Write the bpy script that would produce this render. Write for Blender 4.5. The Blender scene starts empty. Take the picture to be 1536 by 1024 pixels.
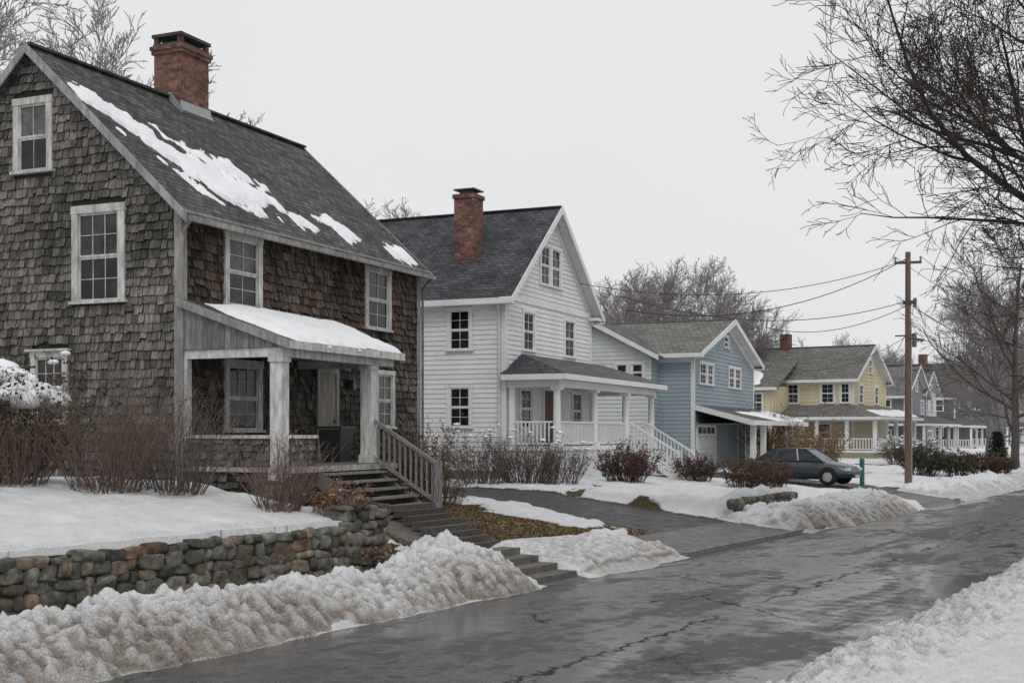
import bpy, math, random
import numpy as np
from mathutils import Vector
R=math.radians
random.seed(7)
YAW=R(31.5); SN,CS=math.sin(YAW),math.cos(YAW)
def at(x,y): # metres right / forward of the tripod -> world
    return (CS*x-SN*y, SN*x+CS*y)
# ---------------------------------------------------------------- noise
def _h(ix,iy,seed):
    n=(ix.astype(np.int64)*374761393+iy.astype(np.int64)*668265263+seed*1442695041)&0xffffffff
    n=((n^(n>>13))*1274126177)&0xffffffff
    return ((n^(n>>16))&0xffff)/65535.0
def vn(x,y,seed=0):
    x=np.asarray(x,float);y=np.asarray(y,float)
    ix=np.floor(x);iy=np.floor(y);fx=x-ix;fy=y-iy
    fx=fx*fx*(3-2*fx);fy=fy*fy*(3-2*fy)
    a=_h(ix,iy,seed);b=_h(ix+1,iy,seed);c=_h(ix,iy+1,seed);d=_h(ix+1,iy+1,seed)
    return (a*(1-fx)+b*fx)*(1-fy)+(c*(1-fx)+d*fx)*fy
def fbm(x,y,o=4,seed=0):
    s=0;a=.5;t=0
    for i in range(o):
        s=s+a*vn(x*2**i,y*2**i,seed+i*17);t+=a;a*=.5
    return s/t
def ss(a,b,x):
    t=np.clip((x-a)/(b-a),0,1);return t*t*(3-2*t)
def sdpoly(X,Y,poly):
    X=np.asarray(X,float);Y=np.asarray(Y,float)
    d=np.full(X.shape,1e9);ins=np.zeros(X.shape,bool);n=len(poly)
    for i in range(n):
        x0,y0=poly[i];x1,y1=poly[(i+1)%n]
        ex,ey=x1-x0,y1-y0
        t=np.clip(((X-x0)*ex+(Y-y0)*ey)/(ex*ex+ey*ey+1e-12),0,1)
        d=np.minimum(d,np.hypot(X-x0-t*ex,Y-y0-t*ey))
        c=((y0>Y)!=(y1>Y))
        ins^= c & (X < (x1-x0)*(Y-y0)/((y1-y0) if y1!=y0 else 1e-9)+x0)
    return np.where(ins,d,-d)
# ---------------------------------------------------------------- materials
def newmat(name):
    m=bpy.data.materials.new(name);m.use_nodes=True
    nt=m.node_tree;nt.nodes.clear()
    o=nt.nodes.new('ShaderNodeOutputMaterial');b=nt.nodes.new('ShaderNodeBsdfPrincipled')
    nt.links.new(b.outputs[0],o.inputs[0])
    return m,nt,b
def N(nt,t,**k):
    n=nt.nodes.new(t)
    for a,v in k.items():
        if a=='inp':
            for i,x in v.items(): n.inputs[i].default_value=x
        else: setattr(n,a,v)
    return n
def math_(nt,op,a,b=None,clamp=False):
    n=N(nt,'ShaderNodeMath',operation=op,use_clamp=clamp)
    for i,x in enumerate((a,b)):
        if x is None: continue
        if isinstance(x,(int,float)): n.inputs[i].default_value=x
        else: nt.links.new(x,n.inputs[i])
    return n.outputs[0]
def mixc(nt,f,a,b,bt='MIX'):
    n=N(nt,'ShaderNodeMix',data_type='RGBA',blend_type=bt)
    for i,x in ((0,f),(6,a),(7,b)):
        if isinstance(x,(int,float)): n.inputs[i].default_value=x
        elif isinstance(x,tuple): n.inputs[i].default_value=(*x,1) if len(x)==3 else x
        else: nt.links.new(x,n.inputs[i])
    return n.outputs[2]
def noise(nt,scale,detail=4,rough=.55,vec=None,dist=0):
    n=N(nt,'ShaderNodeTexNoise',inp={'Scale':scale,'Detail':detail,'Roughness':rough,'Distortion':dist})
    if vec is not None: nt.links.new(vec,n.inputs['Vector'])
    return n.outputs['Fac']
def ramp(nt,x,a,b,c=0.,d=1.):
    n=N(nt,'ShaderNodeMapRange',inp={1:a,2:b,3:c,4:d});nt.links.new(x,n.inputs[0]);return n.outputs[0]
def objco(nt,scale=(1,1,1)):
    tc=N(nt,'ShaderNodeTexCoord');mp=N(nt,'ShaderNodeMapping');mp.inputs['Scale'].default_value=scale
    nt.links.new(tc.outputs['Object'],mp.inputs[0]);return mp.outputs[0]
def bump(nt,b,h,strength,dist):
    n=N(nt,'ShaderNodeBump',inp={'Strength':strength,'Distance':dist});nt.links.new(h,n.inputs['Height'])
    nt.links.new(n.outputs[0],b.inputs['Normal'])
def attrmat(name,rough=.8,scale=(6,6,6),lo=.8,hi=1.1,bs=.2,bd=.01,detail=4,big=None,spec=.3,metal=0):
    m,nt,b=newmat(name)
    a=N(nt,'ShaderNodeAttribute',attribute_name='col')
    v=objco(nt,scale);f=noise(nt,1,detail,.6,v)
    k=ramp(nt,f,.3,.7,lo,hi)
    if big:
        g=noise(nt,big[0],4,.6,objco(nt,(1,1,.5)));k=math_(nt,'MULTIPLY',k,ramp(nt,g,.35,.65,big[1],big[2]))
    vm=N(nt,'ShaderNodeVectorMath',operation='SCALE');nt.links.new(a.outputs['Color'],vm.inputs[0]);nt.links.new(k,vm.inputs['Scale'])
    nt.links.new(vm.outputs[0],b.inputs['Base Color'])
    b.inputs['Roughness'].default_value=rough;b.inputs['Specular IOR Level'].default_value=spec;b.inputs['Metallic'].default_value=metal
    if bs>0: bump(nt,b,f,bs,bd)
    return m
M={}
M['shingle']=attrmat('cedar_shingle',.95,(24,24,3),.42,1.45,.7,.012,big=(.8,.58,1.2),spec=.15)
M['paint']=attrmat('house_paint',.6,(3,3,9),.9,1.03,.1,.004,big=(.6,.9,1.02))
M['oldpaint']=attrmat('peeling_paint',.75,(9,9,2.5),.5,1.1,.3,.006,big=(1.3,.8,1.05))
M['wood']=attrmat('weathered_wood',.9,(30,30,4),.55,1.3,.4,.006)
M['bark']=attrmat('bark',.95,(12,12,5),.6,1.3,0,.02,detail=2)
M['twig']=attrmat('twig',.95,(5,5,5),.75,1.25,0,.01,detail=1)
M['leaf']=attrmat('dead_leaf',.85,(9,9,9),.6,1.4,0,.01,detail=1)
M['stone']=attrmat('field_stone',.9,(9,9,9),.4,1.6,.8,.03,detail=8,big=(3.,.7,1.25))
M['concrete']=attrmat('concrete',.8,(5,5,5),.6,1.2,.3,.01)
M['metal']=attrmat('painted_metal',.45,(6,6,6),.9,1.05,0,.01,spec=.5)
M['car']=attrmat('car_paint',.22,(1,1,1),.97,1.03,0,.01,spec=.6)
def glassmat():
    m,nt,b=newmat('window_glass')
    a=N(nt,'ShaderNodeAttribute',attribute_name='col')
    g=noise(nt,1.7,3,.6,objco(nt,(1,1,1)))
    vm=N(nt,'ShaderNodeVectorMath',operation='SCALE');nt.links.new(a.outputs['Color'],vm.inputs[0]);nt.links.new(ramp(nt,g,.35,.65,.4,1.8),vm.inputs['Scale'])
    nt.links.new(vm.outputs[0],b.inputs['Base Color'])
    b.inputs['Roughness'].default_value=.06;b.inputs['Specular IOR Level'].default_value=.33
    bump(nt,b,noise(nt,2.5,2,.5,objco(nt)),.06,.02)
    return m
M['glass']=glassmat()
def roofmat(name,axis,c1,c2,streak=.35):
    m,nt,b=newmat(name)
    tc=N(nt,'ShaderNodeTexCoord');sx=N(nt,'ShaderNodeSeparateXYZ');nt.links.new(tc.outputs['Object'],sx.inputs[0])
    cb=N(nt,'ShaderNodeCombineXYZ');nt.links.new(sx.outputs[axis],cb.inputs[0])
    nt.links.new(math_(nt,'MULTIPLY',sx.outputs[2],1.45),cb.inputs[1])
    br=N(nt,'ShaderNodeTexBrick',inp={'Scale':1.,'Mortar Size':.016,'Mortar Smooth':.3,'Bias':0.,'Brick Width':.3,'Row Height':.17})
    br.inputs['Color1'].default_value=(*c1,1);br.inputs['Color2'].default_value=(*c2,1);br.inputs['Mortar'].default_value=(c1[0]*.25,c1[1]*.25,c1[2]*.25,1)
    nt.links.new(cb.outputs[0],br.inputs[0])
    g=noise(nt,1,6,.7,objco(nt,(1.3,1.3,.6)));f=noise(nt,9,5,.75,objco(nt))
    k=math_(nt,'MULTIPLY',ramp(nt,g,.3,.7,1-streak,1+streak),ramp(nt,f,.3,.7,.55,1.5))
    vm=N(nt,'ShaderNodeVectorMath',operation='SCALE');nt.links.new(br.outputs[0],vm.inputs[0]);nt.links.new(k,vm.inputs['Scale'])
    nt.links.new(vm.outputs[0],b.inputs['Base Color']);b.inputs['Roughness'].default_value=.85
    b.inputs['Specular IOR Level'].default_value=.25
    bump(nt,b,math_(nt,'SUBTRACT',1.,br.outputs[1]),.6,.015)
    return m
M['roofY']=roofmat('asphalt_shingles_dark',1,(.115,.114,.116),(.048,.049,.053))
M['roofX']=roofmat('asphalt_shingles_charcoal',0,(.085,.088,.095),(.042,.044,.05),.3)
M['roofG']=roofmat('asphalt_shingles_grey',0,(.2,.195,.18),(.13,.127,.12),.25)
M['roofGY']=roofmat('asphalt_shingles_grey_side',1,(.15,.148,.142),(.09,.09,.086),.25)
def brickmat(name,c1,c2,mor):
    m,nt,b=newmat(name)
    tc=N(nt,'ShaderNodeTexCoord');sx=N(nt,'ShaderNodeSeparateXYZ');nt.links.new(tc.outputs['Object'],sx.inputs[0])
    cb=N(nt,'ShaderNodeCombineXYZ');nt.links.new(math_(nt,'ADD',sx.outputs[0],sx.outputs[1]),cb.inputs[0]);nt.links.new(sx.outputs[2],cb.inputs[1])
    br=N(nt,'ShaderNodeTexBrick',inp={'Scale':1.,'Mortar Size':.012,'Mortar Smooth':.2,'Bias':-.1,'Brick Width':.24,'Row Height':.1})
    br.inputs['Color1'].default_value=(*c1,1);br.inputs['Color2'].default_value=(*c2,1);br.inputs['Mortar'].default_value=(*mor,1)
    nt.links.new(cb.outputs[0],br.inputs[0])
    g=noise(nt,2.2,5,.65,objco(nt));f=noise(nt,9,4,.7,objco(nt))
    k=math_(nt,'MULTIPLY',ramp(nt,g,.3,.7,.5,1.25),ramp(nt,f,.3,.7,.5,1.5))
    vm=N(nt,'ShaderNodeVectorMath',operation='SCALE');nt.links.new(br.outputs[0],vm.inputs[0]);nt.links.new(k,vm.inputs['Scale'])
    nt.links.new(vm.outputs[0],b.inputs['Base Color']);b.inputs['Roughness'].default_value=.9
    bump(nt,b,math_(nt,'SUBTRACT',1.,br.outputs[1]),.8,.015)
    return m
M['brick']=brickmat('chimney_brick',(.26,.095,.065),(.085,.038,.03),(.14,.12,.105))
def snowmat(name='snow'):
    m,nt,b=newmat(name)
    v=objco(nt);g=noise(nt,1.3,5,.6,v);f=noise(nt,16,5,.65,v)
    c=mixc(nt,ramp(nt,g,.3,.7),(.74,.75,.77),(.87,.875,.885))
    nt.links.new(c,b.inputs['Base Color']);b.inputs['Roughness'].default_value=.75
    bump(nt,b,f,.35,.03);return m
M['snow']=snowmat()
def groundmat():
    m,nt,b=newmat('winter_ground')
    v=objco(nt)
    a=N(nt,'ShaderNodeAttribute',attribute_name='g1');s1=N(nt,'ShaderNodeSeparateColor');nt.links.new(a.outputs['Color'],s1.inputs[0])
    a2=N(nt,'ShaderNodeAttribute',attribute_name='g2');s2=N(nt,'ShaderNodeSeparateColor');nt.links.new(a2.outputs['Color'],s2.inputs[0])
    n1=noise(nt,2.2,5,.65,v);n2=noise(nt,9,5,.75,v);n3=noise(nt,34,3,.75,v)
    snow0=mixc(nt,ramp(nt,n1,.3,.7),(.76,.765,.78),(.9,.903,.91))
    dn=math_(nt,'ADD',math_(nt,'MULTIPLY',n2,.6),math_(nt,'MULTIPLY',n3,.7))
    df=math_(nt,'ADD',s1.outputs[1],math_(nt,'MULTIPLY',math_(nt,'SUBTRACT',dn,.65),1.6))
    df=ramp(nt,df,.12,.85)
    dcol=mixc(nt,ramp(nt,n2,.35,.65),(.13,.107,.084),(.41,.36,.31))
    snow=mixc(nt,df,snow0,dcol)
    grass=mixc(nt,ramp(nt,n2,.35,.65),(.07,.05,.03),(.22,.155,.085))
    grass=mixc(nt,ramp(nt,n3,.4,.62),(.05,.04,.022),grass)
    asp=mixc(nt,ramp(nt,n2,.3,.7),(.04,.041,.044),(.085,.085,.088))
    conc=mixc(nt,ramp(nt,n2,.3,.7),(.11,.10,.09),(.24,.22,.2))
    base=mixc(nt,s1.outputs[2],grass,asp);base=mixc(nt,s2.outputs[0],base,conc)
    sm=ramp(nt,math_(nt,'ADD',s1.outputs[0],math_(nt,'MULTIPLY',math_(nt,'SUBTRACT',dn,.65),.6)),.42,.58)
    col=mixc(nt,sm,base,snow)
    nt.links.new(col,b.inputs['Base Color'])
    hard=math_(nt,'MULTIPLY',math_(nt,'MAXIMUM',s1.outputs[2],s2.outputs[0]),math_(nt,'SUBTRACT',1.,sm))
    nt.links.new(ramp(nt,math_(nt,'MULTIPLY',hard,ramp(nt,n1,.35,.65,.4,1.)),0,1,.85,.25),b.inputs['Roughness'])
    b.inputs['Specular IOR Level'].default_value=.3
    bump(nt,b,math_(nt,'ADD',n2,math_(nt,'MULTIPLY',n3,.7)),.9,.08)
    return m
M['ground']=groundmat()
def roadmat():
    m,nt,b=newmat('wet_asphalt')
    v=objco(nt);vs=objco(nt,(1,.3,1))
    big=noise(nt,.8,6,.62,vs,.8);mid=noise(nt,3.,6,.65,v);fine=noise(nt,55,4,.75,v)
    dv=N(nt,'ShaderNodeTexNoise',inp={'Scale':1.6,'Detail':6,'Roughness':.7});nt.links.new(v,dv.inputs['Vector'])
    va=N(nt,'ShaderNodeVectorMath',operation='MULTIPLY_ADD');nt.links.new(dv.outputs['Color'],va.inputs[0]);va.inputs[1].default_value=(.9,.9,0);nt.links.new(v,va.inputs[2])
    def vor(sc,w,lo,hi,ns):
        vo=N(nt,'ShaderNodeTexVoronoi',feature='DISTANCE_TO_EDGE',inp={'Scale':sc});nt.links.new(va.outputs[0],vo.inputs['Vector'])
        return math_(nt,'MULTIPLY',ramp(nt,vo.outputs[0],.0,w,1,0),ramp(nt,noise(nt,ns,2,.5,v),lo,hi))
    crack=vor(.27,.010,.48,.56,.35);crack2=vor(.9,.02,.58,.66,.28)
    sx=N(nt,'ShaderNodeSeparateXYZ');nt.links.new(va.outputs[0],sx.inputs[0])
    seam=math_(nt,'MULTIPLY',ramp(nt,math_(nt,'ABSOLUTE',math_(nt,'ADD',sx.outputs[0],6.4)),.015,.04,1,0),ramp(nt,noise(nt,.3,2,.5,v),.42,.5))
    ck=math_(nt,'MAXIMUM',math_(nt,'MULTIPLY',crack,.9),math_(nt,'MAXIMUM',math_(nt,'MULTIPLY',crack2,.5),math_(nt,'MULTIPLY',seam,.75)))
    c=mixc(nt,ramp(nt,big,.38,.62),(.017,.018,.02),(.052,.052,.054))
    c=mixc(nt,ramp(nt,fine,.4,.68,0,.9),c,(.115,.113,.11))
    c=mixc(nt,ramp(nt,mid,.55,.72,0,.4),c,(.12,.11,.10))
    c=mixc(nt,ck,c,(.004,.004,.004))
    nt.links.new(c,b.inputs['Base Color'])
    wm=math_(nt,'ADD',big,math_(nt,'MULTIPLY',math_(nt,'SUBTRACT',mid,.5),.5))
    wet=ramp(nt,wm,.44,.58,.07,.55)
    nt.links.new(math_(nt,'MAXIMUM',wet,ck),b.inputs['Roughness'])
    sp=math_(nt,'MULTIPLY',ramp(nt,wm,.44,.58,.66,.2),math_(nt,'SUBTRACT',1.,ck));nt.links.new(sp,b.inputs['Specular IOR Level'])
    hgt=math_(nt,'SUBTRACT',math_(nt,'MULTIPLY',fine,ramp(nt,wet,.1,.5,.1,1.)),math_(nt,'MULTIPLY',ck,2.))
    bump(nt,b,hgt,.7,.014)
    return m
M['road']=roadmat()
# ---------------------------------------------------------------- mesh helpers
def mesh_np(name,V,F,mat,col=None,parent=None,smooth=False,cols=None):
    me=bpy.data.meshes.new(name)
    V=np.asarray(V,np.float32);F=np.asarray(F,np.int32);k=F.shape[1]
    me.vertices.add(len(V));me.vertices.foreach_set('co',V.ravel())
    me.loops.add(F.size);me.loops.foreach_set('vertex_index',F.ravel())
    me.polygons.add(len(F));me.polygons.foreach_set('loop_start',np.arange(0,F.size,k,dtype=np.int32))
    if smooth: me.polygons.foreach_set('use_smooth',np.ones(len(F),bool))
    me.update(calc_edges=True)
    if col is not None:
        cols={'col':np.tile(np.array(col,float),(len(V),1))} if np.ndim(col)==1 else {'col':col}
    if cols:
        for kk,c in cols.items():
            a=me.attributes.new(kk,'FLOAT_COLOR','POINT')
            cc=np.ones((len(V),4),np.float32);cc[:,:3]=c;a.data.foreach_set('color',cc.ravel())
    me.materials.append(mat)
    o=bpy.data.objects.new(name,me);bpy.context.collection.objects.link(o)
    if parent: o.parent=parent
    return o
def empty(name,loc=(0,0,0),rot=0):
    e=bpy.data.objects.new(name,None);e.location=loc;e.rotation_euler=(0,0,rot);bpy.context.collection.objects.link(e);return e
class MB:
    def __init__(s): s.v=[];s.f=[];s.c=[]
    def poly(s,pts,col):
        i=len(s.v);s.v+= [tuple(p) for p in pts];s.f.append(tuple(range(i,i+len(pts))));s.c.append(col)
    def hexa(s,p,col): # p: 4 bottom,4 top
        i=len(s.v);s.v+=[tuple(q) for q in p]
        for f in ((3,2,1,0),(4,5,6,7),(0,1,5,4),(1,2,6,5),(2,3,7,6),(3,0,4,7)):
            s.f.append(tuple(i+k for k in f));s.c.append(col)
    def box(s,x0,x1,y0,y1,z0,z1,col):
        s.hexa([(x0,y0,z0),(x1,y0,z0),(x1,y1,z0),(x0,y1,z0),(x0,y0,z1),(x1,y0,z1),(x1,y1,z1),(x0,y1,z1)],col)
    def slab(s,pts,th,col):
        P=[Vector(p) for p in pts];n=(P[1]-P[0]).cross(P[2]-P[0]).normalized()
        if n.z<0: n=-n
        s.hexa([p-n*th for p in P]+P,col)
    def beam(s,a,b,w,h,col): # w horizontal, h 'vertical'
        a=Vector(a);b=Vector(b);d=(b-a).normalized();up=Vector((0,0,1))
        if abs(d.z)>.99: up=Vector((0,1,0))
        r=d.cross(up).normalized()*w/2;u=r.cross(d).normalized()*h/2
        s.hexa([a-r-u,a+r-u,b+r-u,b-r-u,a-r+u,a+r+u,b+r+u,b-r+u],col)
    def cyl(s,a,b,r0,r1,n,col,cap=True):
        a=Vector(a);b=Vector(b);d=(b-a).normalized();up=Vector((0,0,1)) if abs(d.z)<.9 else Vector((1,0,0))
        r=d.cross(up).normalized();u=r.cross(d)
        A=[a+(r*math.cos(2*math.pi*i/n)+u*math.sin(2*math.pi*i/n))*r0 for i in range(n)]
        B=[b+(r*math.cos(2*math.pi*i/n)+u*math.sin(2*math.pi*i/n))*r1 for i in range(n)]
        for i in range(n): s.poly([A[i],A[(i+1)%n],B[(i+1)%n],B[i]],col)
        if cap: s.poly(A[::-1],col);s.poly(B,col)
    def build(s,name,mat,parent=None):
        if not s.f: return None
        me=bpy.data.meshes.new(name);me.from_pydata(s.v,[],s.f);me.update()
        a=me.attributes.new('col','FLOAT_COLOR','CORNER')
        L=[]
        for f,c in zip(s.f,s.c): L+= [c[0],c[1],c[2],1.]*len(f)
        a.data.foreach_set('color',L);me.materials.append(mat)
        o=bpy.data.objects.new(name,me);bpy.context.collection.objects.link(o)
        if parent: o.parent=parent
        return o
class House:
    def __init__(s,name,loc,rot): s.e=empty(name,(loc[0],loc[1],0),rot);s.m={}
    def __call__(s,part,mat):
        if part not in s.m: s.m[part]=(MB(),mat)
        return s.m[part][0]
    def done(s):
        for k,(mb,mt) in s.m.items(): mb.build(k,M[mt],s.e)
def jit(c,a=.08):
    k=1+random.uniform(-a,a);return (c[0]*k,c[1]*k,c[2]*k)
class Fr: # wall frame
    def __init__(s,o,u,n): s.o=o;s.u=u;s.n=n
    def p(s,U,z,d=0): return (s.o[0]+s.u[0]*U+s.n[0]*d, s.o[1]+s.u[1]*U+s.n[1]*d, z)
    def box(s,mb,u0,u1,z0,z1,d0,d1,col):
        q=[s.p(u0,z0,d0),s.p(u1,z0,d0),s.p(u1,z0,d1),s.p(u0,z0,d1)];t=[(a[0],a[1],z1) for a in q];mb.hexa(q+t,col)
def intervals(u0,u1,z0,z1,ops):
    iv=[(u0,u1)]
    for a,b,c,d in ops:
        if d>z0+.01 and c<z1-.01:
            n=[]
            for p,q in iv:
                if b<=p or a>=q: n.append((p,q));continue
                if a>p: n.append((p,a))
                if b<q: n.append((b,q))
            iv=n
    return iv
def clap(mb,F,span,z0,z1,e,ops,col,j=.04):
    z=z0
    while z<z1-.02:
        zt=min(z+e,z1);a,b=span(z);c,d=span(zt)
        if b-a<.05: z+=e;continue
        for p,q in intervals(a,b,z,zt,ops):
            p2=max(p,c) if p==a else p; q2=min(q,d) if q==b else q
            if p2>=q2: p2=q2=(p+q)/2
            cc=jit(col,j)
            mb.poly([F.p(p,z,.036),F.p(q,z,.036),F.p(q2,zt,.01),F.p(p2,zt,.01)],cc)
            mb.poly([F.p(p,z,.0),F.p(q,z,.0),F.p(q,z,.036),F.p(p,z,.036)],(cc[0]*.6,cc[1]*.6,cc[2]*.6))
        z+=e
def shingles(mb,F,span,z0,z1,e,ops,colf):
    z=z0;row=0
    while z<z1-.02:
        zt=min(z+e,z1);a,b=span(z+e*.5)
        if b-a>.1:
            for p,q in intervals(a,b,z,zt,ops):
                u=p-random.random()*.06
                while u<q:
                    w=random.uniform(.09,.22);x0=max(u+.007,p);x1=min(u+w-.007,q)
                    if x1-x0>.02:
                        zb=z+random.uniform(-.03,.016);d=.048+random.uniform(-.014,.022);c=colf((x0+x1)/2,z)
                        if random.random()<.02: zb+=.05
                        k=random.uniform(-.008,.008)
                        A=F.p(x0,zb+k,d);B=F.p(x1,zb-k,d);C=F.p(x1,zt+.02,.006);D=F.p(x0,zt+.02,.006)
                        A0=F.p(x0,zb+k,0);B0=F.p(x1,zb-k,0)
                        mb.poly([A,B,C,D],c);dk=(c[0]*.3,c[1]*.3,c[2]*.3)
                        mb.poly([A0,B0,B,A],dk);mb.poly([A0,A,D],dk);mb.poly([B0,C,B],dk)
                    u+=w
        z+=e;row+=1
def window(H,F,u0,u1,z0,z1,tr=.12,cols=2,rows=2,tcol=(.72,.72,.7),tmat='paint',blind=0,hood=False):
    T=H('window_trim',tmat);S=H('window_sash',tmat);G=H('window_glass','glass')
    F.box(T,u0,u0+tr,z0+.05,z1-tr,.0,.075,jit(tcol,.05));F.box(T,u1-tr,u1,z0+.05,z1-tr,.0,.075,jit(tcol,.05))
    F.box(T,u0-.02,u1+.02,z1-tr,z1,.0,.085,jit(tcol,.05));F.box(T,u0-.05,u1+.05,z0,z0+.06,.0,.12,jit(tcol,.05))
    if hood: F.box(T,u0-.08,u1+.08,z1,z1+.05,.0,.16,tcol)
    a,b,c,d=u0+tr,u1-tr,z0+.06,z1-tr;mid=(c+d)/2;sw=.045
    for k,(lo,hi,dd) in enumerate(((c,mid,.03),(mid,d,.045))):
        F.box(S,a,a+sw,lo,hi,.0,dd,tcol);F.box(S,b-sw,b,lo,hi,.0,dd,tcol)
        F.box(S,a+sw,b-sw,lo,lo+sw,.0,dd-.001,tcol);F.box(S,a+sw,b-sw,hi-sw,hi,.0,dd-.001,tcol)
        g=random.uniform(.6,1.4);gc=(.018*g,.02*g,.022*g)
        if blind and k==1: gc=(.1*blind,.1*blind,.098*blind)
        G.poly([F.p(a+sw,lo+sw,.012),F.p(b-sw,lo+sw,.012),F.p(b-sw,hi-sw,.012),F.p(a+sw,hi-sw,.012)],gc)
        for i in range(1,cols):
            x=a+sw+(b-a-2*sw)*i/cols;F.box(S,x-.008,x+.008,lo+sw,hi-sw,.013,dd-.01,tcol)
        for i in range(1,rows):
            x=lo+sw+(hi-lo-2*sw)*i/rows;F.box(S,a+sw,b-sw,x-.008,x+.008,.013,dd-.012,tcol)
    return (u0,u1,z0,z1)
def rail(mb,a,b,h,col,sp=.13,w=.035,top=.07):
    a=Vector(a);b=Vector(b);n=max(2,int((b-a).length/sp))
    mb.beam(a+Vector((0,0,h)),b+Vector((0,0,h)),top,.06,col);mb.beam(a+Vector((0,0,.1)),b+Vector((0,0,.1)),.05,.06,col)
    for i in range(1,n):
        p=a.lerp(b,i/n);mb.box(p.x-w/2,p.x+w/2,p.y-w/2,p.y+w/2,p.z+.1,p.z+h,col)
def snow_sheet(name,parent,fn,nrm,poly,res=.05,thick=.07,amp=.35,nf=2.5,seed=0):
    P=np.array(poly);u=np.arange(P[:,0].min()-.3,P[:,0].max()+.3,res);v=np.arange(P[:,1].min()-.3,P[:,1].max()+.3,res)
    U,Vv=np.meshgrid(u,v,indexing='ij');m=sdpoly(U,Vv,poly)+(fbm(U*nf,Vv*nf,5,seed)-.5)*amp
    h=np.where(m>0,.012+thick*ss(0,.22,m)*(.75+.5*fbm(U*3,Vv*3,3,seed+5)),-.03)
    X,Y,Z=fn(U,Vv);V=np.stack([X+nrm[0]*h,Y+nrm[1]*h,Z+nrm[2]*h],-1).reshape(-1,3)
    nu,nv=U.shape;idx=np.arange(nu*nv).reshape(nu,nv)
    F=np.stack([idx[:-1,:-1],idx[1:,:-1],idx[1:,1:],idx[:-1,1:]],-1).reshape(-1,4)
    keep=(m.reshape(-1)[F]>0).any(1);F=F[keep]
    if len(F): 
        used=np.unique(F);re=np.full(len(V),-1);re[used]=np.arange(len(used))
        return mesh_np(name,V[used],re[F],M['snow'],parent=parent,smooth=True)
# ================================================================= GROUND
def growth(a,b,st,k=1.35):
    r=[];x=a;s=st
    while abs(x)<abs(b): 
        x+=s;s*=k;r.append(x)
    return r
ts=np.array(sorted(set([round(x,4) for x in ([-x for x in growth(28,1500,.8)])+list(np.arange(-28,-20,.35))+list(np.arange(-20,-13.6,.1))+list(np.arange(-13.6,-10.2,.025))+list(np.arange(-10.2,-5.1,.5))+list(np.arange(-5.1,-2.2,.025))+list(np.arange(-2.2,2,.08))+growth(2,1500,.3)])))
sv=np.array(sorted(set([round(x,4) for x in ([-x for x in growth(0,1500,2)])+list(np.arange(0,7,.5))+list(np.arange(7,27,.035))+list(np.arange(27,50,.08))+list(np.arange(50,90,.25))+list(np.arange(90,160,1))+growth(160,2500,2)])))
T,S=np.meshgrid(ts,sv,indexing='ij')
def lerp(a,b,w): return a*(1-w)+b*w
def base_z(T,S):
    A=np.minimum(1.12+.11*(-13.4-T),1.62)
    Mz=np.interp(-T,[11,12.2,13.2,16.2,19],[.03,.16,.42,1.0,1.45]);B=np.interp(-T,[11,12,19,24],[.04,.12,.88,.95])
    C=np.interp(-T,[12.9,20],[.74,.92]);D=np.interp(-T,[11.5,13,21,30],[.1,.3,.8,.85])
    stepA=ss(13.36,13.42,-T);Az=A*stepA+.06*(1-stepA)
    wA=1-ss(17.0,18.0,S)
    z=lerp(lerp(Mz,B,ss(22,27,S)),Az,wA)
    stepC=ss(12.86,12.92,-T);Cz=np.where(stepC>0,C*stepC+.1*(1-stepC),.1)
    z=lerp(z,D,ss(38,44,S));wC=ss(32.5,32.7,S)*(1-ss(37,38.5,S));z=lerp(z,Cz,wC)
    z=np.where(T>-11.2,np.minimum(z,.06),z)
    z=z*ss(10.4,11.3,-T)-.05*(1-ss(10.4,11.3,-T))
    R_=ss(-4.7,-3.7,T)
    z=np.where(T>-7,-.05+.28*R_+np.clip(T+3,0,6)*.03,z)
    return z
Z=base_z(T,S)
# regions
drive1=[(-24,28.3),(-17.5,28.6),(-13.6,27.6),(-12.4,25.2),(-10.2,24.6),(-10.2,32.3),(-12.9,32.2),(-17.5,32.5),(-24,32.6)]
drive2=[(-26,49.5),(-13,47.5),(-10.2,44.4),(-10.2,50.5),(-13,52.5),(-26,54.5)]
path=[(-17,20.3),(-14,19.2),(-10.2,18.7),(-10.2,20.2),(-13.5,20.7),(-16.6,22.3)]
nz=fbm(T*.9,S*.9,5,3)
d1=sdpoly(T,S,drive1);d2=sdpoly(T,S,drive2);dp=sdpoly(T,S,path)
grassp=[(-15.9,18.2),(-12.9,18.2),(-12.1,20.9),(-12.7,23.6),(-13.6,27.2),(-15.6,26.2),(-17.6,26.5),(-19.2,25.6),(-18.2,17.6)]
dg=sdpoly(T,S,grassp)+(nz-.5)*3.4
snow=np.ones_like(Z)
dm=np.maximum(d1,d2)+(nz-.5)*1.3
snow*=1-ss(-.2,.12,dm);snow*=1-ss(-.1,.1,dp+(nz-.5)*.5);snow*=1-ss(-.3,.25,dg)
snow=np.where((T<-17.5)&(T>-32)&(nz<.44),snow*ss(.38,.44,nz),snow)
asp=ss(-.1,.1,np.maximum(d1,d2));conc=np.maximum(asp*ss(-12.95,-12.85,T)*(T<-7),ss(-.05,.05,dp))
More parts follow.
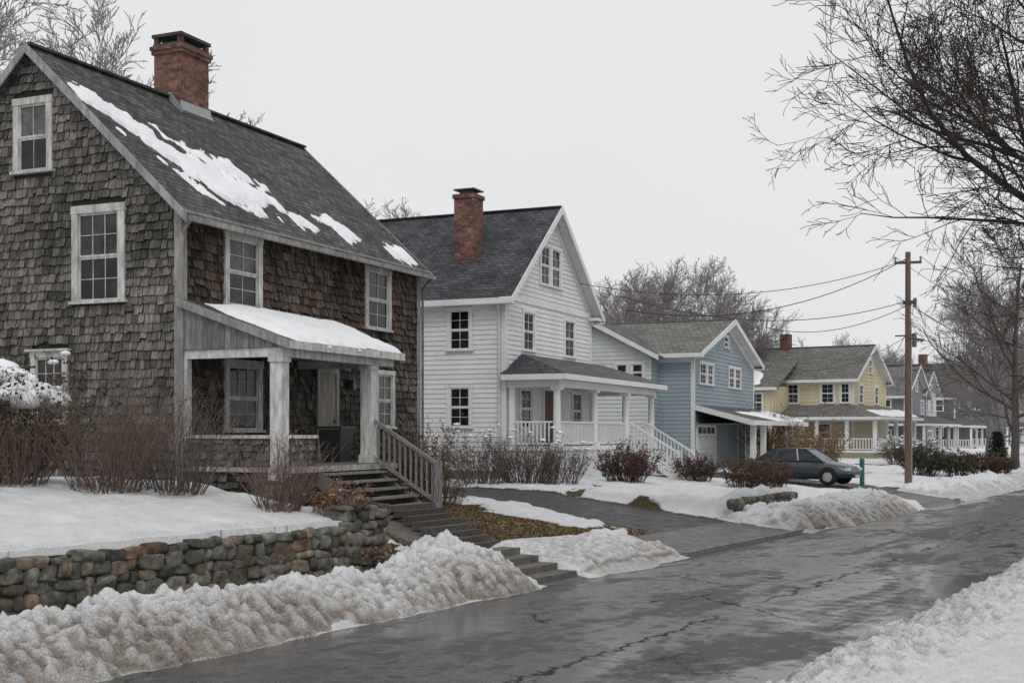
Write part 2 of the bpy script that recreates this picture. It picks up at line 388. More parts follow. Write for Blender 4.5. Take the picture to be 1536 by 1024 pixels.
# banks
def seg(a,b,k=.6): return ss(a-k,a,S)*(1-ss(b,b+k,S))
hb=np.interp(S,[0,13,15.2,16.2,17.6,60,200],[.48,.42,.34,.42,.62,.5,.5])
left=seg(-50,18.0,.7)*1.+seg(20.9,24.2,.9)*.42+seg(33,43.2,1.2)*.82+seg(51.6,400,1.4)*.85
edge=-10.62+(fbm(S*.45,S*0+3,4,9)-.5)*.7+(fbm(S*2.5,S*0+3,3,19)-.5)*.3
tc=-11.95;wr=(edge-tc);wl=np.where(S<16.8,1.0,1.15+.4*(fbm(S*.3,S*0,2,4)))
x=np.where(T>tc,(T-tc)/wr,(tc-T)/wl)
prof=np.clip(1-x*x,0,1)**.8
bump_=fbm(T*1.2,S*1.2,4,21)
bank=prof*hb*left*(.45+.85*bump_)
edR=-4.5+(fbm(S*.5,S*0+8,4,31)-.5)*.6+(fbm(S*2.5,S*0+8,3,33)-.5)*.35
xr=(T-edR);profR=ss(0,.8,xr)*(1-.55*ss(.9,2.2,xr))
bankR=np.where(T>-7,profR*.17*(.4+1.*fbm(T*1.0,S*1.0,4,41)),0)
bk=bank+bankR
pres=np.clip(np.where(T<-8,prof**.5*np.clip(left,0,1),ss(-.1,.35,xr)*(1-.88*ss(1.1,2.3,xr))*(T>-7)),0,1)
# lumps
lump=np.zeros_like(Z)
rng=np.random.default_rng(5)
def splat(n,t0,t1,s0,s1,r0,r1,hk,pw=1.6):
    for _ in range(n):
        tt=rng.uniform(t0,t1);sc=rng.uniform(s0,s1);r=r0+(r1-r0)*rng.random()**pw;h=r*hk*rng.uniform(.2,1.1)
        i0,i1=np.searchsorted(ts,[tt-r,tt+r]);j0,j1=np.searchsorted(sv,[sc-r,sc+r])
        if i1<=i0 or j1<=j0: continue
        a=T[i0:i1,j0:j1]-tt;b=S[i0:i1,j0:j1]-sc;an=rng.uniform(0,3.14);e=rng.uniform(.5,1.)
        p=(a*math.cos(an)+b*math.sin(an))/e;q=-a*math.sin(an)+b*math.cos(an)
        pw_=rng.uniform(1.1,2.4)
        q4=(np.abs(p)**pw_+np.abs(q)**pw_)/r**pw_
        base=lump[i0:i1,j0:j1][a.shape[0]//2,a.shape[1]//2]*.35
        tilt=1+rng.uniform(-.8,.8)*p/r+rng.uniform(-.8,.8)*q/r
        v=np.where(q4<1,base+h*tilt*np.clip(1-q4,0,1)**.55,0)
        lump[i0:i1,j0:j1]=np.maximum(lump[i0:i1,j0:j1],v)
splat(300,-13.2,-10.4,7,20,.1,.24,.8);splat(5200,-13.2,-10.3,7,20,.035,.12,1.)
splat(120,-13,-10.4,20,33,.1,.2,.7);splat(1800,-13,-10.4,20,33,.04,.12,1.)
splat(350,-13.2,-10.4,32,50,.12,.25,.7);splat(2200,-13.2,-10.4,32,50,.07,.15,.9)
splat(900,-13.2,-10.3,50,90,.12,.28,.6)
splat(250,-4.7,-2.2,7,28,.08,.15,.6);splat(5500,-4.8,-2.2,7,28,.03,.08,1.)
splat(1300,-4.9,-2.8,28,60,.06,.16,.8)
soft=fbm(T*2.3,S*2.3,4,55);rough_=fbm(T*6,S*6,5,60);ridg=1-np.abs(fbm(T*3.5,S*3.5,5,91)*2-1)*2
Z2=Z+bk+lump*pres*np.clip(bk*7,0,1)
Z2+=snow*(1-pres)*np.where(T<-11,.09,.0)*ss(.2,.8,snow)
Z2+=(1-pres)*snow*((soft-.5)*.15+(rough_-.5)*.05)*np.where(T<-10.8,1,np.where(T>-4.5,1,0))
Z2+=((rough_-.5)*(.20*pres)+(ridg-.5)*.07*pres*np.clip(bk*4,0,1))*((T<-10.6)|(T>-4.6))
# a few footprints across the lawn
for (x0,y0,x1,y1) in ((-15.6,18.,-15.2,9.),(-13.2,33,-17.5,44),(-3.2,24,-1.4,9)):
    L=math.hypot(x1-x0,y1-y0);nst=int(L/.62)
    for k in range(nst):
        f=k/nst;cx_=x0+(x1-x0)*f+(.12 if k%2 else -.12)+rng.normal()*.04;cy_=y0+(y1-y0)*f
        d=np.hypot((T-cx_)/.07,(S-cy_)/.15);Z2-=.07*np.clip(1-d*d*.6,0,1)
snow=np.maximum(snow,np.clip(bk*14,0,1));
# snow lip over the stone wall
lipe=-13.29+(fbm(S*1.3,S*0,4,71)-.5)*.08
lip=(S<16.5)&(T<lipe)&(T>-13.55)
Z2=np.where(lip,1.14+.07*soft,Z2);snow=np.where(lip,1,snow)
rd=np.where(T<-8,np.clip(1-(edge-T)/1.5,0,1),np.clip(1-xr/1.7,0,1))
low=np.clip(1-(Z2-0)/.66,0,1)
def blur(A,r):
    B=A.copy()
    for ax in (0,1):
        c=B*0
        for k in range(-r,r+1): c+=np.roll(B,k,axis=ax)
        B=c/(2*r+1)
    return B
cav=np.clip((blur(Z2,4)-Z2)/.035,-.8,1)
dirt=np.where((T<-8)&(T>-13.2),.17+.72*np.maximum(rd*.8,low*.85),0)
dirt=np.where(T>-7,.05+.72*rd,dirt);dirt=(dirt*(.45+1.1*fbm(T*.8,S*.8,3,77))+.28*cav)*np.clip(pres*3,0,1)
dirt=np.where(lip,.0,dirt);dirt=np.where(S>50,np.clip(dirt,0,.5),dirt)
nu,nv=T.shape;idx=np.arange(nu*nv).reshape(nu,nv)
F=np.stack([idx[:-1,:-1],idx[1:,:-1],idx[1:,1:],idx[:-1,1:]],-1).reshape(-1,4)
V=np.stack([T,S,Z2],-1).reshape(-1,3)
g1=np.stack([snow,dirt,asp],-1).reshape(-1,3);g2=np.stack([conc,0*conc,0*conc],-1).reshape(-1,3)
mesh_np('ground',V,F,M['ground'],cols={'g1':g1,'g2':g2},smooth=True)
def gz(x,y):
    i=min(max(int(np.searchsorted(ts,x)),0),nu-1);j=min(max(int(np.searchsorted(sv,y)),0),nv-1);return float(Z2[i,j])
# road
rt=np.linspace(-11.2,-4.0,15);rs=np.array(list(np.arange(-200,0,20))+list(np.arange(0,120,2.))+list(np.arange(120,900,20)))
RT,RS=np.meshgrid(rt,rs,indexing='ij');RZ=.0+.05*(1-((RT+7.6)/3.6)**2)-.02
idx=np.arange(RT.size).reshape(RT.shape);F=np.stack([idx[:-1,:-1],idx[1:,:-1],idx[1:,1:],idx[:-1,1:]],-1).reshape(-1,4)
mesh_np('asphalt_road',np.stack([RT,RS,RZ],-1).reshape(-1,3),F,M['road'],smooth=True)
# ================================================================= STONE WALLS
import bmesh
bm=bmesh.new();bmesh.ops.create_icosphere(bm,subdivisions=3,radius=1.)
ICO=np.array([v.co[:] for v in bm.verts]);ICF=np.array([[v.index for v in f.verts] for f in bm.faces]);bm.free()
def stone_wall(name,p0,p1,z0,z1,thick,cap=None,seed=1):
    rg=np.random.default_rng(seed);p0=np.array(p0);p1=np.array(p1);L=np.linalg.norm(p1-p0);u=(p1-p0)/L;n=np.array([u[1],-u[0]])
    VV=[];FF=[];CC=[];z=z0;off=0;row=0
    while z<z1-.04:
        h=min(rg.uniform(.11,.21),z1-z+.03);x=-rg.random()*.2
        while x<L:
            w=rg.uniform(.13,.48)
            hh=h*rg.uniform(.95,1.25)
            dims=np.array([w*.54,thick*.5,hh*.56])
            p=ICO;q=np.sign(p)*np.abs(p)**rg.uniform(.4,.6)
            q=q*(1+(vn(p[:,0]*1.9+50+x,p[:,2]*1.9+p[:,1]*2+50,int(rg.integers(999)))[:,None]-.5)*.32)
            q=q*dims;a=rg.uniform(-.14,.14);c,s_=math.cos(a),math.sin(a)
            qx=q[:,0]*c-q[:,2]*s_;qz=q[:,0]*s_+q[:,2]*c
            cx=min(max(x+w/2,.05),L-.05);dd=rg.uniform(-.03,.035);cz=z+h/2+rg.uniform(-.025,.025)
            xy=p0[None]+u[None]*(cx+qx)[:,None]+n[None]*(q[:,1]+dd)[:,None]
            VV.append(np.column_stack([xy,cz+qz]));FF.append(ICF+off);off+=len(ICO)
            k=rg.random();br=rg.uniform(.55,1.45)
            c=np.array([.145,.14,.12]) if k<.5 else (np.array([.17,.14,.105]) if k<.8 else (np.array([.105,.11,.09]) if k<.93 else np.array([.19,.125,.09])))
            CC.append(np.tile(c*br*.85,(len(ICO),1)));x+=w
        z+=h;row+=1
    e=empty(name)
    mesh_np('stones',np.concatenate(VV),np.concatenate(FF),M['stone'],col=np.concatenate(CC),parent=e,smooth=True)
    mb=MB();t=thick*.36;a=p0+u*.06;b=p1-u*.06
    q=[(*(a-n*t),z0-.4),(*(b-n*t),z0-.4),(*(b+n*t),z0-.4),(*(a+n*t),z0-.4)];mb.hexa(q+[(x_,y_,z1-.06) for x_,y_,_ in q],(.035,.032,.028));mb.build('core',M['stone'],e)
    return e
stone_wall('stone_retaining_wall',(-13.38,3),(-13.38,16.6),.0,1.12,.42,seed=3)
stone_wall('stone_retaining_wall',(-13.5,16.4),(-13.55,17.6),.05,1.36,.5,seed=8)
stone_wall('stone_retaining_wall',(-12.9,32.6),(-12.9,37.3),.1,.84,.4,seed=5)
# ================================================================= HOUSE 1 (shingle)
ROT=R(7.9)
H=House('cedar_shingle_house',(-19.38,18.61),ROT)
ph=lambda x,y:( -19.38+x*math.cos(ROT)-y*math.sin(ROT), 18.61+x*math.sin(ROT)+y*math.cos(ROT))
Lh,Wh,ze,za,zb=10.4,7.9,7.25,10.91,1.3
FF_=Fr((0,0),(0,1),(1,0));FS=Fr((0,0),(1,0),(0,-1))
core=H('wall_core','wood');dk=(.03,.028,.025)
core.poly([(0,0,zb),(0,Lh,zb),(0,Lh,ze),(0,0,ze)],dk);core.poly([(-Wh,0,zb),(0,0,zb),(0,0,ze),(-Wh/2,0,za),(-Wh,0,ze)],dk)
core.poly([(-Wh,Lh,zb),(0,Lh,zb),(0,Lh,ze),(-Wh/2,Lh,za),(-Wh,Lh,ze)],dk);core.poly([(-Wh,0,zb),(-Wh,Lh,zb),(-Wh,Lh,ze),(-Wh,0,ze)],dk)
op=(.62,.61,.58)
wf=[window(H,FF_,1.42,2.8,5.34,7.0,.15,2,2,op,'oldpaint',.6),window(H,FF_,7.4,8.76,5.3,7.0,.15,2,2,op,'oldpaint',.4),
    window(H,FF_,1.42,2.8,2.62,4.22,.15,3,2,op,'oldpaint'),window(H,FF_,7.95,8.95,2.72,4.28,.12,2,2,op,'oldpaint',.5)]
wsd=[window(H,FS,-2.82,-1.4,5.35,7.44,.17,3,2,op,'oldpaint',.35),window(H,FS,-4.47,-3.37,8.25,9.9,.15,2,1,op,'oldpaint',.9),
    window(H,FS,-3.97,-2.94,2.8,4.37,.13,3,2,op,'oldpaint',.3,True)]
def cg(u,z):
    g=random.uniform(.5,1.35);w=float(fbm(u*.6+9,z*.6,3,2));g*=.55+.8*w
    return (.165*g,.154*g,.141*g)
def cf(u,z):
    g=random.uniform(.4,1.4);w=float(fbm(u*.5+3,z*.8,3,12));g*=.35+.9*w
    r=random.random()
    if z>5.2 and r<.5: return (.135*g,.092*g,.066*g)
    return (.125*g,.11*g,.096*g)
door=(5.1,6.05,1.9,4.22)
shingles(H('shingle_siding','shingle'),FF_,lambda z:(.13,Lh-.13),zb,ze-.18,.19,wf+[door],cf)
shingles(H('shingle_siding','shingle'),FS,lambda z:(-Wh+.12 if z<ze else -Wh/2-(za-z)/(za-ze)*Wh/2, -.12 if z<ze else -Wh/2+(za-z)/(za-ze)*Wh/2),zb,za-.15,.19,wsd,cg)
tr=H('trim','oldpaint');gb=(.33,.325,.31)
tr.box(-.12,.055,-.055,-.0,zb,ze-.05,gb);tr.box(.0,.055,.002,.14,zb,ze-.1,gb);tr.box(0,.055,Lh-.14,Lh+.05,zb,ze-.1,gb)
tr.box(0.0,.05,.14,Lh-.14,ze-.2,ze-.02,(.22,.2,.18))
tr.box(0.02,.26,-.2,Lh+.2,ze-.2,ze-.1,(.4,.39,.37)) # soffit
sl=(za-ze)/(Wh/2)
def rz(x): return za+.1-sl*abs(x+Wh/2)
rf=H('roof','roofY')
xe=.34
rf.slab([(-Wh/2,-.22,rz(-Wh/2)),(xe,-.22,rz(xe)),(xe,Lh+.22,rz(xe)),(-Wh/2,Lh+.22,rz(-Wh/2))],.09,(1,1,1))
rf.slab([(-Wh/2-.001,-.22,rz(-Wh/2)),(-Wh-xe,-.22,rz(-Wh-xe)),(-Wh-xe,Lh+.22,rz(-Wh-xe)),(-Wh/2-.001,Lh+.22,rz(-Wh/2))],.09,(1,1,1))
rk=(.36,.36,.35)
for y0,y1 in ((-.262,-.222),(Lh+.222,Lh+.262)):
    for sgn in (1,-1):
        xa,xb=-Wh/2,(xe if sgn>0 else -Wh-xe)
        P=[(xa,rz(xa)+.03),(xb,rz(xb)+.03),(xb,rz(xb)-.17),(xa,rz(xa)-.19)]
        tr.hexa([(p[0],y0,p[1]) for p in P]+[(p[0],y1,p[1]) for p in P],rk)
rf.beam((-Wh/2,-.22,rz(-Wh/2)+.01),(-Wh/2,Lh+.22,rz(-Wh/2)+.01),.28,.05,(1,1,1))
gt=H('gutter','oldpaint')
gt.box(xe-.01,xe+.1,-.2,Lh+.25,rz(xe)-.13,rz(xe)-.02,(.36,.34,.31))
gt.cyl((.33,-.1,rz(xe)-.1),(.1,-.09,ze-.55),.035,.035,6,(.3,.29,.28));gt.cyl((.1,-.09,ze-.55),(.1,-.09,zb+.3),.035,.035,6,(.33,.32,.31))
gt.cyl((.35,Lh+.12,rz(xe)-.1),(.1,Lh+.09,ze-.6),.035,.035,6,(.2,.2,.2));gt.cyl((.1,Lh+.09,ze-.6),(.1,Lh+.09,1.5),.035,.035,6,(.2,.2,.2))
# chimney
ch=H('chimney','brick');cx,cy=-3.95,5.05
ch.box(cx-.42,cx+.42,cy-.55,cy+.55,9.6,12.1,(1,1,1));ch.box(cx-.47,cx+.47,cy-.6,cy+.6,12.1,12.2,(1,1,1));ch.box(cx-.5,cx+.5,cy-.63,cy+.63,12.2,12.3,(1,1,1))
cc=H('chimney_cap','concrete');cc.box(cx-.44,cx+.44,cy-.57,cy+.57,12.3,12.37,(.07,.068,.065))
for a in (-.36,.36):
    for b in (-.5,.5): cc.box(cx+a-.06,cx+a+.06,cy+b-.06,cy+b+.06,12.37,12.52,(.09,.06,.05))
cc.box(cx-.46,cx+.46,cy-.6,cy+.6,12.52,12.6,(.06,.058,.056))
fl=H('chimney_flashing','metal');fl.slab([(cx+.1,cy-.62,rz(cx+.1)+.2),(cx+.56,cy-.62,rz(cx+.56)+.12),(cx+.56,cy+.62,rz(cx+.56)+.12),(cx+.1,cy+.62,rz(cx+.1)+.2)],.12,(.28,.29,.3))
fl.slab([(cx+.44,cy-.6,rz(cx+.44)+.28),(cx+.5,cy-.6,rz(cx+.5)+.05),(cx+.5,cy+.6,rz(cx+.5)+.05),(cx+.44,cy+.6,rz(cx+.44)+.28)],.03,(.3,.31,.32))
# porch
pf,Px,Py=1.95,2.54,4.5
pr=H('porch_roof','roofY');za2,zo=5.36,4.42
pr.slab([(.04,-.15,za2),(Px+.15,-.15,zo),(Px+.15,Py+.1,zo),(.04,6.2,za2)],.07,(1,1,1))
pt=H('porch_trim','oldpaint');w_=(.66,.65,.63)
pt.box(Px+.15,Px+.19,-.15,Py+.1,zo-.15,zo+.01,w_)
pt.hexa([(.04,-.19,za2-.16),(Px+.19,-.19,zo-.16),(Px+.19,-.152,zo-.16),(.04,-.152,za2-.16),(.04,-.19,za2+.01),(Px+.19,-.19,zo+.01),(Px+.19,-.152,zo+.01),(.04,-.152,za2+.01)],gb)
pt.hexa([(.06,6.24,za2-.16),(Px+.15,Py+.15,zo-.16),(Px+.15,Py+.11,zo-.16),(.06,6.2,za2-.16),(.06,6.24,za2),(Px+.15,Py+.15,zo),(Px+.15,Py+.11,zo),(.06,6.2,za2)],gb)
pt.box(.06,Px-.02,-.06,.1,4.12,4.3,w_);pt.box(Px-.18,Px,.1,Py-.1,4.12,4.3,w_);pt.box(.06,Px-.18,Py-.26,Py-.1,4.12,4.3,w_)
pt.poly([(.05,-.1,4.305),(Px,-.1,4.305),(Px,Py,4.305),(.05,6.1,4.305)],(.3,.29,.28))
pw=H('porch_boards','wood')
x=.05
while x<Px-.05:
    x2=min(x+.14,Px);h0=za2-.09-(za2-zo)*x/(Px+.11);h1=za2-.09-(za2-zo)*(x2-.01)/(Px+.11)
    c=jit((.2,.195,.185),.3);pw.hexa([(x,-.09,4.3),(x2-.01,-.09,4.3),(x2-.01,-.062,4.3),(x,-.062,4.3),(x,-.09,h0),(x2-.01,-.09,h1),(x2-.01,-.062,h1),(x,-.062,h0)],c);x=x2
def post(mb,x,y,z0,z1,w,col):
    mb.box(x-w/2,x+w/2,y-w/2,y+w/2,z0,z1,col);mb.box(x-w/2-.03,x+w/2+.03,y-w/2-.03,y+w/2+.03,z0,z0+.18,col);mb.box(x-w/2-.03,x+w/2+.03,y-w/2-.03,y+w/2+.03,z1-.1,z1,col)
post(pt,Px-.2,.1,pf-.3,4.12,.27,(.7,.7,.69));post(pt,Px-.2,3.62,pf,4.12,.27,(.7,.7,.69))
pt.box(.06,.2,-.06,.1,pf,4.12,w_)
pw.box(.05,Px,0,Py,pf-.12,pf,(.16,.15,.14));pw.box(.05,1.4,Py,6.4,pf-.12,pf,(.16,.15,.14))
SP=Fr((Px-.06,0),(0,1),(1,0))
shs=H('porch_shingles','shingle')
shingles(shs,Fr((0,-.02),(1,0),(0,-1)),lambda z:(.1,Px-.35),pf-.0,2.5,.15,[],cg);shingles(shs,SP,lambda z:(.25,1.15),pf,2.5,.15,[],cg)
shingles(shs,Fr((0,-.02),(1,0),(0,-1)),lambda z:(.05,Px-.05),1.2,pf-.13,.15,[],cf);shingles(shs,SP,lambda z:(0,1.15),1.2,pf-.13,.15,[],cf);shingles(shs,SP,lambda z:(3.7,Py),.9,pf-.02,.15,[],cf)
pw.box(.1,Px-.35,-.02,.08,pf,2.5,dk);pw.box(Px-.16,Px-.06,.25,1.15,pf,2.5,dk);pw.box(.05,Px-.06,-.019,.1,1.1,pf-.12,dk);pw.box(Px-.2,Px-.061,.1,1.15,1.1,pf-.121,dk);pw.box(Px-.2,Px-.061,3.7,Py,.8,pf-.121,dk)
pt.box(.08,Px-.33,-.09,.13,2.5,2.57,w_);pt.box(Px-.22,Px,.24,1.2,2.501,2.571,w_);pt.box(0.04,Px+.03,-.08,0,pf-.12,pf-.02,(.5,.49,.47));pt.box(Px+.0,Px+.04,0,Py,pf-.14,pf-.02,(.45,.44,.42))
dr=H('front_door','wood')
for i in range(6):
    u=5.2+i*.125;dr.box(.0,.05,u,u+.118,pf,4.08,jit((.26,.24,.215),.15))
pt.box(0,.08,5.08,5.2,pf,4.2,gb);pt.box(0,.08,5.95,6.07,pf,4.2,gb);pt.box(0,.08,5.2,5.95,4.08,4.2,gb)
H('door_knob','metal').cyl((.05,5.86,2.9),(.12,5.86,2.9),.035,.035,8,(.1,.08,.05))
li=H('wall_lantern','metal');li.box(.05,.1,6.5,6.62,3.75,3.95,(.03,.03,.03));li.box(.1,.24,6.48,6.64,3.7,3.9,(.06,.06,.055));li.box(.08,.27,6.45,6.67,3.9,3.94,(.02,.02,.02))
st=H('porch_steps','wood')
n=6;yz0,yz1=1.2,3.55
for i in range(n):
    z=pf-.17*(i+1);x=Px+.27*i
    st.box(x,x+.31,yz0,yz1,z-.045,z,jit((.2,.19,.175),.15));st.box(x+.01,x+.04,yz0+.03,yz1-.03,z-.17,z-.046,(.07,.065,.06))
for y in (yz0,yz1-.06): st.beam((Px,y+.03,pf-.28),(Px+.27*n,y+.03,pf-.28-.17*n),.06,.3,(.17,.16,.15))
hr=H('stair_railing','wood');c=(.22,.215,.205)
xb=Px+.27*n-.1;zl=pf-.17*n
hr.box(xb-.07,xb+.07,3.58,3.72,zl-.3,zl+1.08,c);hr.beam((Px-.1,3.65,pf+.95),(xb,3.65,zl+1.0),.09,.07,c);hr.beam((Px-.1,3.65,pf+.12),(xb,3.65,zl+.15),.05,.07,c)
for i in range(1,12):
    t=i/12;x=Px-.1+(xb-Px+.1)*t;z=pf+.12+(zl+.03-pf)*t;hr.box(x-.02,x+.02,3.63,3.67,z,z+.85,c)
H.done();HE=H.e
nr=Vector((sl,0,1)).normalized()
fnr=lambda u,v:(v,u,za+.1-sl*np.abs(v+Wh/2))
for i,(pl,am,tk) in enumerate(([[(.05,-3.2),(.55,-2.95),(1.85,-2.0),(3.2,-1.4),(4.5,-1.2),(4.7,-.7),(3.0,-.4),(2.1,-.4),(1.1,-1.25),(.1,-2.5)],1.,.06],
    [[(4.7,-.6),(5.6,-.6),(5.7,-.3),(4.8,-.25)],.6,.035],[[(6.2,-.8),(7.2,-1.0),(7.9,-.35),(6.9,-.15)],.7,.05],[[(8.9,-.45),(10.3,-.45),(10.45,.1),(9.0,.05)],.5,.05],[[(2.2,-2.2),(4.4,-2.0),(4.9,-1.4),(3.1,-1.5)],1.1,.035],[[(.3,-1.9),(1.2,-1.),(1.9,-.3),(1.3,-.6)],.5,.03])):
    snow_sheet('roof_snow',HE,fnr,nr,pl,.035,tk,am,3.2,i*7)
s2=(za2-zo)/(Px+.11);n2=Vector((s2,0,1)).normalized()
snow_sheet('porch_roof_snow',HE,lambda u,v:(v,u,za2-s2*(v-.04)),n2,[(.45,.15),(5.7,.2),(4.55,2.6),(.3,2.66),(.15,1.2)],.045,.09,.4,2.,3)
# ================================================================= generic gable-front house
def gable_house(name,loc,rot,W,D,zb,ze,za,col,roof,side_w,front_w,e=.14,oh=.45,tcol=(.74,.74,.73),found=(.2,.2,.19)):
    H=House(name,loc,rot);FFr=Fr((0,0),(0,1),(1,0));FSd=Fr((0,0),(1,0),(0,-1));sl=(za-ze)/(W/2)
    c=H('wall_core','paint')
    for x in (0,-D): c.poly([(x,0,zb-.6),(x,W,zb-.6),(x,W,ze),(x,W/2,za),(x,0,ze)],col)
    for y in (0,W): c.poly([(-D,y,zb-.6),(0,y,zb-.6),(0,y,ze),(-D,y,ze)],col)
    so=[window(H,FSd,*w,tcol=tcol) if len(w)==4 else window(H,FSd,*w[:4],tcol=tcol,**w[4]) for w in side_w]
    fo=[window(H,FFr,*w,tcol=tcol) if len(w)==4 else window(H,FFr,*w[:4],tcol=tcol,**w[4]) for w in front_w]
    s=H('clapboard_siding','paint')
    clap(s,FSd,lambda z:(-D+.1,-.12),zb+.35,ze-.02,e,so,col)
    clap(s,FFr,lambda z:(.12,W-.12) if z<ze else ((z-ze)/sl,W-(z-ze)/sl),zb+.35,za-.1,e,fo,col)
    f=H('foundation','concrete');f.box(-D,.02,-.02,W+.02,zb-.7,zb+.35,found)
    t=H('trim','paint')
    t.box(-.12,.05,-.05,-.0,zb+.3,ze,tcol);t.box(0,.05,.001,.12,zb+.3,ze,tcol);t.box(0,.05,W-.12,W+.05,zb+.3,ze,tcol);t.box(-D-.02,-D+.1,-.05,0,zb+.3,ze,tcol)
    r=H('roof',roof)
    def rz(y): return za+.14-sl*abs(y-W/2)
    for a,b in ((W/2,-oh),(W/2+.001,W+oh)):
        r.slab([(-D-oh*.6,a,rz(a)),(oh,a,rz(a)),(oh,b,rz(b)),(-D-oh*.6,b,rz(b))],.1,(1,1,1))
        for x0,x1 in ((oh+.002,oh+.045),):
            P=[(a,rz(a)+.02),(b,rz(b)+.02),(b,rz(b)-.22),(a,rz(a)-.26)]
            t.hexa([(x0,p[0],p[1]) for p in P]+[(x1,p[0],p[1]) for p in P],tcol)
        t.poly([(0.01,a,rz(a)-.14),(oh,a,rz(a)-.14),(oh,b,rz(b)-.14),(0.01,b,rz(b)-.14)],tcol)
        P=[(a,rz(a)-.16),(b*1.0+(.45 if b<0 else -.45),rz(b+(.45 if b<0 else -.45))-.16)]
        t.hexa([(.0,P[0][0],P[0][1]-.28),(.055,P[0][0],P[0][1]-.28),(.055,P[1][0],P[1][1]-.28),(.0,P[1][0],P[1][1]-.28),(.0,P[0][0],P[0][1]),(.055,P[0][0],P[0][1]),(.055,P[1][0],P[1][1]),(.0,P[1][0],P[1][1])],tcol)
    for y0,y1 in ((-oh,-.0),(W+.0,W+oh)):
        t.box(-D-.2,oh,y0,y1,rz(-oh)-.2,rz(-oh)-.14,tcol)
    t.box(-D-.2,oh,-oh-.06,-oh-.002,rz(-oh)-.2,rz(-oh)+.0,tcol)
    t.box(-D,-.12,-.045,0,ze-.42,ze-.2,tcol)
    r.beam((-D-.2,W/2,rz(W/2)),(oh,W/2,rz(W/2)),.3,.05,(1,1,1))
    return H,FFr,FSd,rz
# ---------------- white house
wc=(.74,.745,.75)
H,FFr,FSd,rzf=gable_house('white_clapboard_house',(-23.2,37.38),ROT,8.6,12,.95,7.5,11.0,wc,'roofX',
  [(-2.22,-1.22,5.5,7.05),(-2.22,-1.22,2.78,4.33),(-6,-5,5.5,7.05),(-6,-5,2.78,4.33)],
  [(1.45,2.65,5.55,7.08),(5.55,6.8,5.55,7.1),(3.1,4.18,8.1,9.7),(4.2,5.28,8.1,9.7),(1.2,2.4,2.75,4.3),(6.4,7.6,2.75,4.3)],e=.17)
T_=H('trim','paint');wt=(.76,.76,.76)
T_.box(0,.07,.12,8.48,7.28,7.5,wt);T_.box(.0,.45,-.45,.35,7.18,7.3,wt);T_.box(.0,.45,8.25,9.05,7.18,7.3,wt)
ch=H('chimney','brick');ch.box(-2.7,-1.9,1.5,2.3,8.2,11.35,(1,1,1));ch.box(-2.75,-1.85,1.45,2.35,11.2,11.35,(1,1,1));cp=H('chimney_cap','metal')
cp.box(-2.55,-2.05,1.65,2.15,11.35,11.5,(.05,.05,.05));cp.box(-2.72,-1.88,1.48,2.32,11.5,11.55,(.04,.04,.04))
T_.cyl((-.18,-.1,7.1),(-.18,-.1,1.4),.05,.05,6,(.6,.6,.6));T_.cyl((-.18,-.4,7.2),(-.18,-.1,6.9),.05,.05,6,(.6,.6,.6))
pz,px_,y1p=2.15,2.05,11.2
P=H('porch','paint')
P.box(.06,px_,0,y1p,pz-.12,pz,(.45,.45,.45));P.box(px_-.08,px_-.02,0,y1p,.6,pz-.12,(.66,.66,.66));P.box(.06,px_-.1,.0,.06,.6,pz-.12,(.66,.66,.66))
P.box(px_-.02,px_+.05,-.05,y1p,pz-.14,pz+.01,wt);P.box(.06,px_,-.06,0,pz-.14,pz+.01,wt)
P.box(-3,0,8.75,y1p,.6,pz,(.6,.6,.6))
ez=4.46
P.box(px_-.3,px_-.04,0,y1p,4.2,ez,wt);P.box(.06,px_-.3,.0,.2,4.2,ez,wt);P.box(-3,px_-.3,y1p-.2,y1p,4.2,ez,wt)
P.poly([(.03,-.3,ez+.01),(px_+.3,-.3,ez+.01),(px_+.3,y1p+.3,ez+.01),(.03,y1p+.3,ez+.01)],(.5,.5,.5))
P.box(px_+.3,px_+.36,-.36,y1p+.36,ez-.02,ez+.17,wt);P.box(-.0,px_+.3,-.36,-.3,ez-.02,ez+.17,wt)
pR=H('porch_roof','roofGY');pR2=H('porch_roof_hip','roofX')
zt=5.45
pR.poly([(.04,1.4,zt),(px_+.36,-.36,ez+.18),(px_+.36,y1p+.36,ez+.18),(.04,y1p-1,zt)],(1,1,1))
pR2.poly([(.04,1.4,zt),(px_+.36,-.36,ez+.18),(-.05,-.36,ez+.18),(.0,0,ez+.35)],(1,1,1));pR.poly([(.04,y1p-1,zt),(px_+.36,y1p+.36,ez+.18),(-3,y1p+.36,ez+.18),(-3,8.7,zt)],(1,1,1));pR.poly([(.04,8.6,zt+.001),(.04,y1p-1,zt),(-3,8.7,zt)],(1,1,1))
for y in (.15,3.86,7.5,10.9): 
    P.cyl((px_-.16,y,pz),(px_-.16,y,4.2),.14,.12,14,wt);P.box(px_-.34,px_+.02,y-.18,y+.18,pz,pz+.14,wt);P.box(px_-.34,px_+.02,y-.18,y+.18,4.1,4.2,wt)
P.cyl((.2,.15,pz),(.2,.15,4.2),.13,.12,12,wt);P.cyl((-2.8,10.9,pz),(-2.8,10.9,4.2),.13,.12,12,wt)
rl=H('porch_railing','paint')
for a,b in ((.3,3.7),(4.0,7.35),(9.9,10.8)): rail(rl,(px_-.14,a,pz),(px_-.14,b,pz),.85,wt,.14,.045)
rail(rl,(.3,.12,pz),(px_-.3,.12,pz),.85,wt,.14,.045)
stp=H('porch_steps','paint')
for i in range(7): stp.box(px_+.05+.27*i,px_+.35+.27*i,7.7,9.7,pz-.17*(i+1)-.1,pz-.17*(i+1),(.55,.55,.55))
